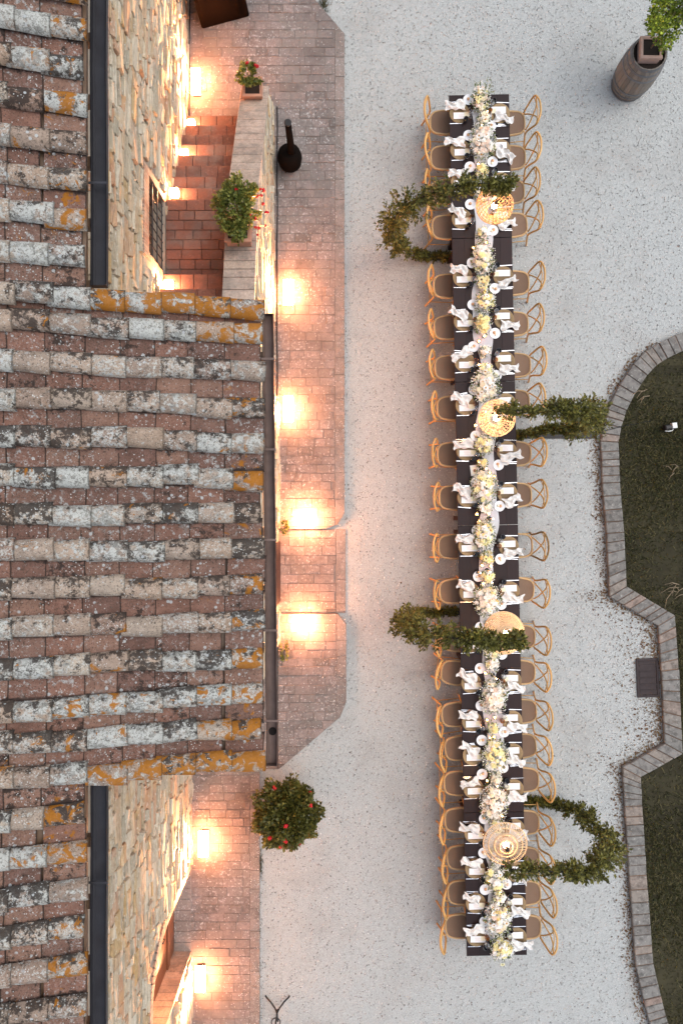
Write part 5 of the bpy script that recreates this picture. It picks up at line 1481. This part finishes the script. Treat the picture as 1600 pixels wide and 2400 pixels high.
for i, (px, py) in enumerate(VOT):
    s_, t_ = st_of(px, py, .82); o = thing('votive_candle', 'lit votive candle in an amber glass cup, ' + place(i, len(VOT)), 'candle', T(s_, t_, TZ + .012), 0, 'votive candles along the runner')
    link('cup', CUP, o); link('wax', WAX, o); link('flame', FLM, o, (0, 0, .046))
for i, (px, py) in enumerate(TAP):
    s_, t_ = st_of(px, py, .98); o = thing('taper_candle', 'tall ivory taper candle in a black holder, ' + place(i, len(TAP)), 'candle', T(s_, t_, TZ + .012), 0, 'taper candles along the runner')
    link('holder', HOLD, o); link('taper', TAPER, o); link('flame', FLM, o, (0, 0, .297))

# ================================================================== GARLANDED LAMP ARCHES
def arch(label, Y, xb, xout, xtip, ztop, bar, seed, drift=0.0, thick=1.0, lift=(.10, .45)):
    """steel arc in an upright plane: foot at xb, belly at xout, tip at xtip over the table"""
    t = thing('garland_arch', label, 'arch', (xb, Y, 0), 0, 'leafy lamp arches beside the table')
    sg = 1 if xout > xb else -1
    P = [(xb, Y, .03), (xb + (xout - xb) * .45, Y, lift[0]), (xb + (xout - xb) * .82, Y, lift[1]), (xout, Y, ztop * .46), (xb + (xout - xb) * .86, Y, ztop * .76),
         (xb + (xout - xb) * .40, Y, ztop * .96), (xb - (xout - xb) * .05, Y, ztop), (xtip, Y, ztop - .06)]
    P = [Vector((x, y + drift * z, z)) - Vector((xb, Y, 0)) for x, y, z in P]
    C = arcpts(P, 8)
    link('steel_arc', MB().tube(C, .016, 8).mesh('steel_arc', M['iron'], True), t)
    link('base_bar', MB().box(((bar[0] + bar[1]) / 2 - xb, 0, .012), (abs(bar[1] - bar[0]), .115, .020), bev=.004).mesh('base_bar', M['iron']), t)
    r = random.Random(seed); pts = []
    n = len(C)
    sprays = []
    for i in range(260):
        f = r.random() ** .85; k = min(n - 2, int(f * (n - 1))); c = C[k].lerp(C[k + 1], r.random()); tan = (C[k + 1] - C[k]).normalized()
        belly = math.exp(-((k / n - .48) / .26) ** 2)
        d = rdir(r); d = (d - tan * d.dot(tan)).normalized()
        L = thick * (.085 + .20 * belly * r.uniform(.35, 1.35) + .06 * r.random())
        if k / n < .24: L *= .55
        sprays.append((c, (d + tan * r.uniform(-.6, .9)).normalized(), L, k))
    for c, d, L, k in sprays:
        for _ in range(28):
            q = r.random() ** .8; p = c + d * L * q + rdir(r) * .035
            pts.append((p, d * .9 + rdir(r) * .7, r.uniform(.035, .08)))
    for i in range(1500):
        k = int(r.random() * (n - 1)); c = C[k].lerp(C[min(k + 1, n - 1)], r.random()); pts.append((c + rdir(r) * .07 * thick, rdir(r), r.uniform(.03, .06)))
    link('leaves', leaf_mesh('leaves', pts, M['garland'], seed, .12, .45), t)['kind'] = 'stuff'
    m = MB()
    for c, d, L, k in sprays[::3]: m.tube([c, c + d * L], [.004, .002], 4)
    link('twig', m.mesh('twig', M['bark']), t)
    return Vector((xtip, Y + drift * ztop, ztop - .06))
A1 = arch('leafy garland arch nearest the top, on the house side', 4.52, 1.98, .80, 2.36, 2.82, (1.55, 2.25), 41, 0, .80)
A2 = arch('leafy garland arch near the curved kerb, with a bare black base bar', 1.36, 3.05, 3.88, 2.20, 2.62, (3.1, 4.52), 42, .03, .95, (.55, .95))
A3 = arch('leafy garland arch below the middle of the table, on the house side', -1.77, 2.05, 1.02, 2.52, 2.80, (1.7, 2.4), 43, 0, .85)
A4 = arch('leafy garland arch nearest the bottom, on the garden side', -5.12, 3.22, 4.16, 2.40, 2.50, (2.8, 3.45), 44, 0, .80)

# pendant lamps
def wicker(kind, mat, mat2):
    m = MB()
    if kind == 'globe':
        R0, R1 = .275, .20
        for i in range(30):
            a = 2 * math.pi * i / 30; tw = .35
            m.tube([(max(.04, R0 * math.sin(f * math.pi)) * math.cos(a + tw * f), max(.04, R0 * math.sin(f * math.pi)) * math.sin(a + tw * f), R1 * math.cos(f * math.pi)) for f in np.linspace(.1, .92, 9)], .0042, 4, False)
        for f in np.linspace(.16, .88, 11):
            r = R0 * math.sin(f * math.pi); z = R1 * math.cos(f * math.pi)
            m.tube([(r * math.cos(a) * rnd.uniform(.985, 1.015), r * math.sin(a), z + rnd.uniform(-.006, .006)) for a in np.linspace(0, 2 * math.pi, 25)], .005, 4, False)
    elif kind == 'dome':
        for i in range(64):
            a = 2 * math.pi * i / 64
            m.tube([(r * math.cos(a), r * math.sin(a), .16 * (1 - (r / .31) ** 2)) for r in np.linspace(.07, .31, 6)], [.004, .005, .006, .007, .007, .007], 4, False)
        for r in np.linspace(.05, .31, 12):
            m.tube([(r * math.cos(a), r * math.sin(a), .16 * (1 - (r / .31) ** 2) + .004 * math.sin(a * 16)) for a in np.linspace(0, 2 * math.pi, 33)], .0062 if r < .28 else .010, 4, False)
    else:
        for i in range(72):
            a = 2 * math.pi * i / 72 + rnd.gauss(0, .012)
            m.tube([(r * math.cos(a), r * math.sin(a), z) for r, z in ((.10, .10), (.17, .06), (.24, .035), (.325, .0))], [.004, .005, .006, .0075], 4, False)
        for r, z in ((.10, .10), (.17, .062), (.185, .055), (.255, .03), (.325, .0)):
            m.tube([(r * math.cos(a), r * math.sin(a), z) for a in np.linspace(0, 2 * math.pi, 33)], .0075, 4, False)
        for i in range(26):
            a = 2 * math.pi * i / 26
            m.tube([(r * math.cos(a), r * math.sin(a), z) for r, z in ((.035, .17), (.08, .145), (.10, .10))], .0045, 4, False)
    return m
BULB = MB().ball((0, 0, 0), .042, 12, 8, 1.15).mesh('bulb', M['bulb'], True)
def pendant(label, kind, c, tip, mat, tilt=(0, 0, 0)):
    t = thing('pendant_lamp', label, 'lamp', c, 0, 'woven pendant lamps over the table')
    link('lamp_shade', wicker(kind, mat, mat).mesh('lamp_shade', mat), t, (0, 0, 0), tilt)
    link('bulb', BULB, t, (0, 0, -.02 if kind == 'globe' else .06))
    link('socket', MB().lathe([(.022, 0), (.03, .03), (.02, .08)], 10, (0, 0, .05 if kind == 'globe' else .12)).mesh('socket', M['iron']), t)
    p = Vector(tip) - Vector(c); top = Vector((0, 0, .10 if kind == 'globe' else .18))
    link('cord', MB().tube([top, top.lerp(p, .5), p], .005, 5).mesh('cord', M['iron']), t)
pendant('orange glowing woven globe lamp under the topmost arch', 'globe', (2.28, 4.57, 2.02), A1, M['rattan'])
pendant('woven globe lamp under the arch by the curved kerb', 'globe', (2.31, 1.40, 2.02), A2, M['rattan_pale'])
pendant('wide woven dome lamp half hidden by the arch below the middle', 'dome', (2.42, -1.80, 2.02), A3, M['rattan_pale'], (R(-8), R(6), 0))
pendant('broad brimmed straw pendant lamp under the bottom arch', 'brim', (2.44, -4.95, 2.00), A4, M['rattan_pale'], (R(4), R(-3), 0))
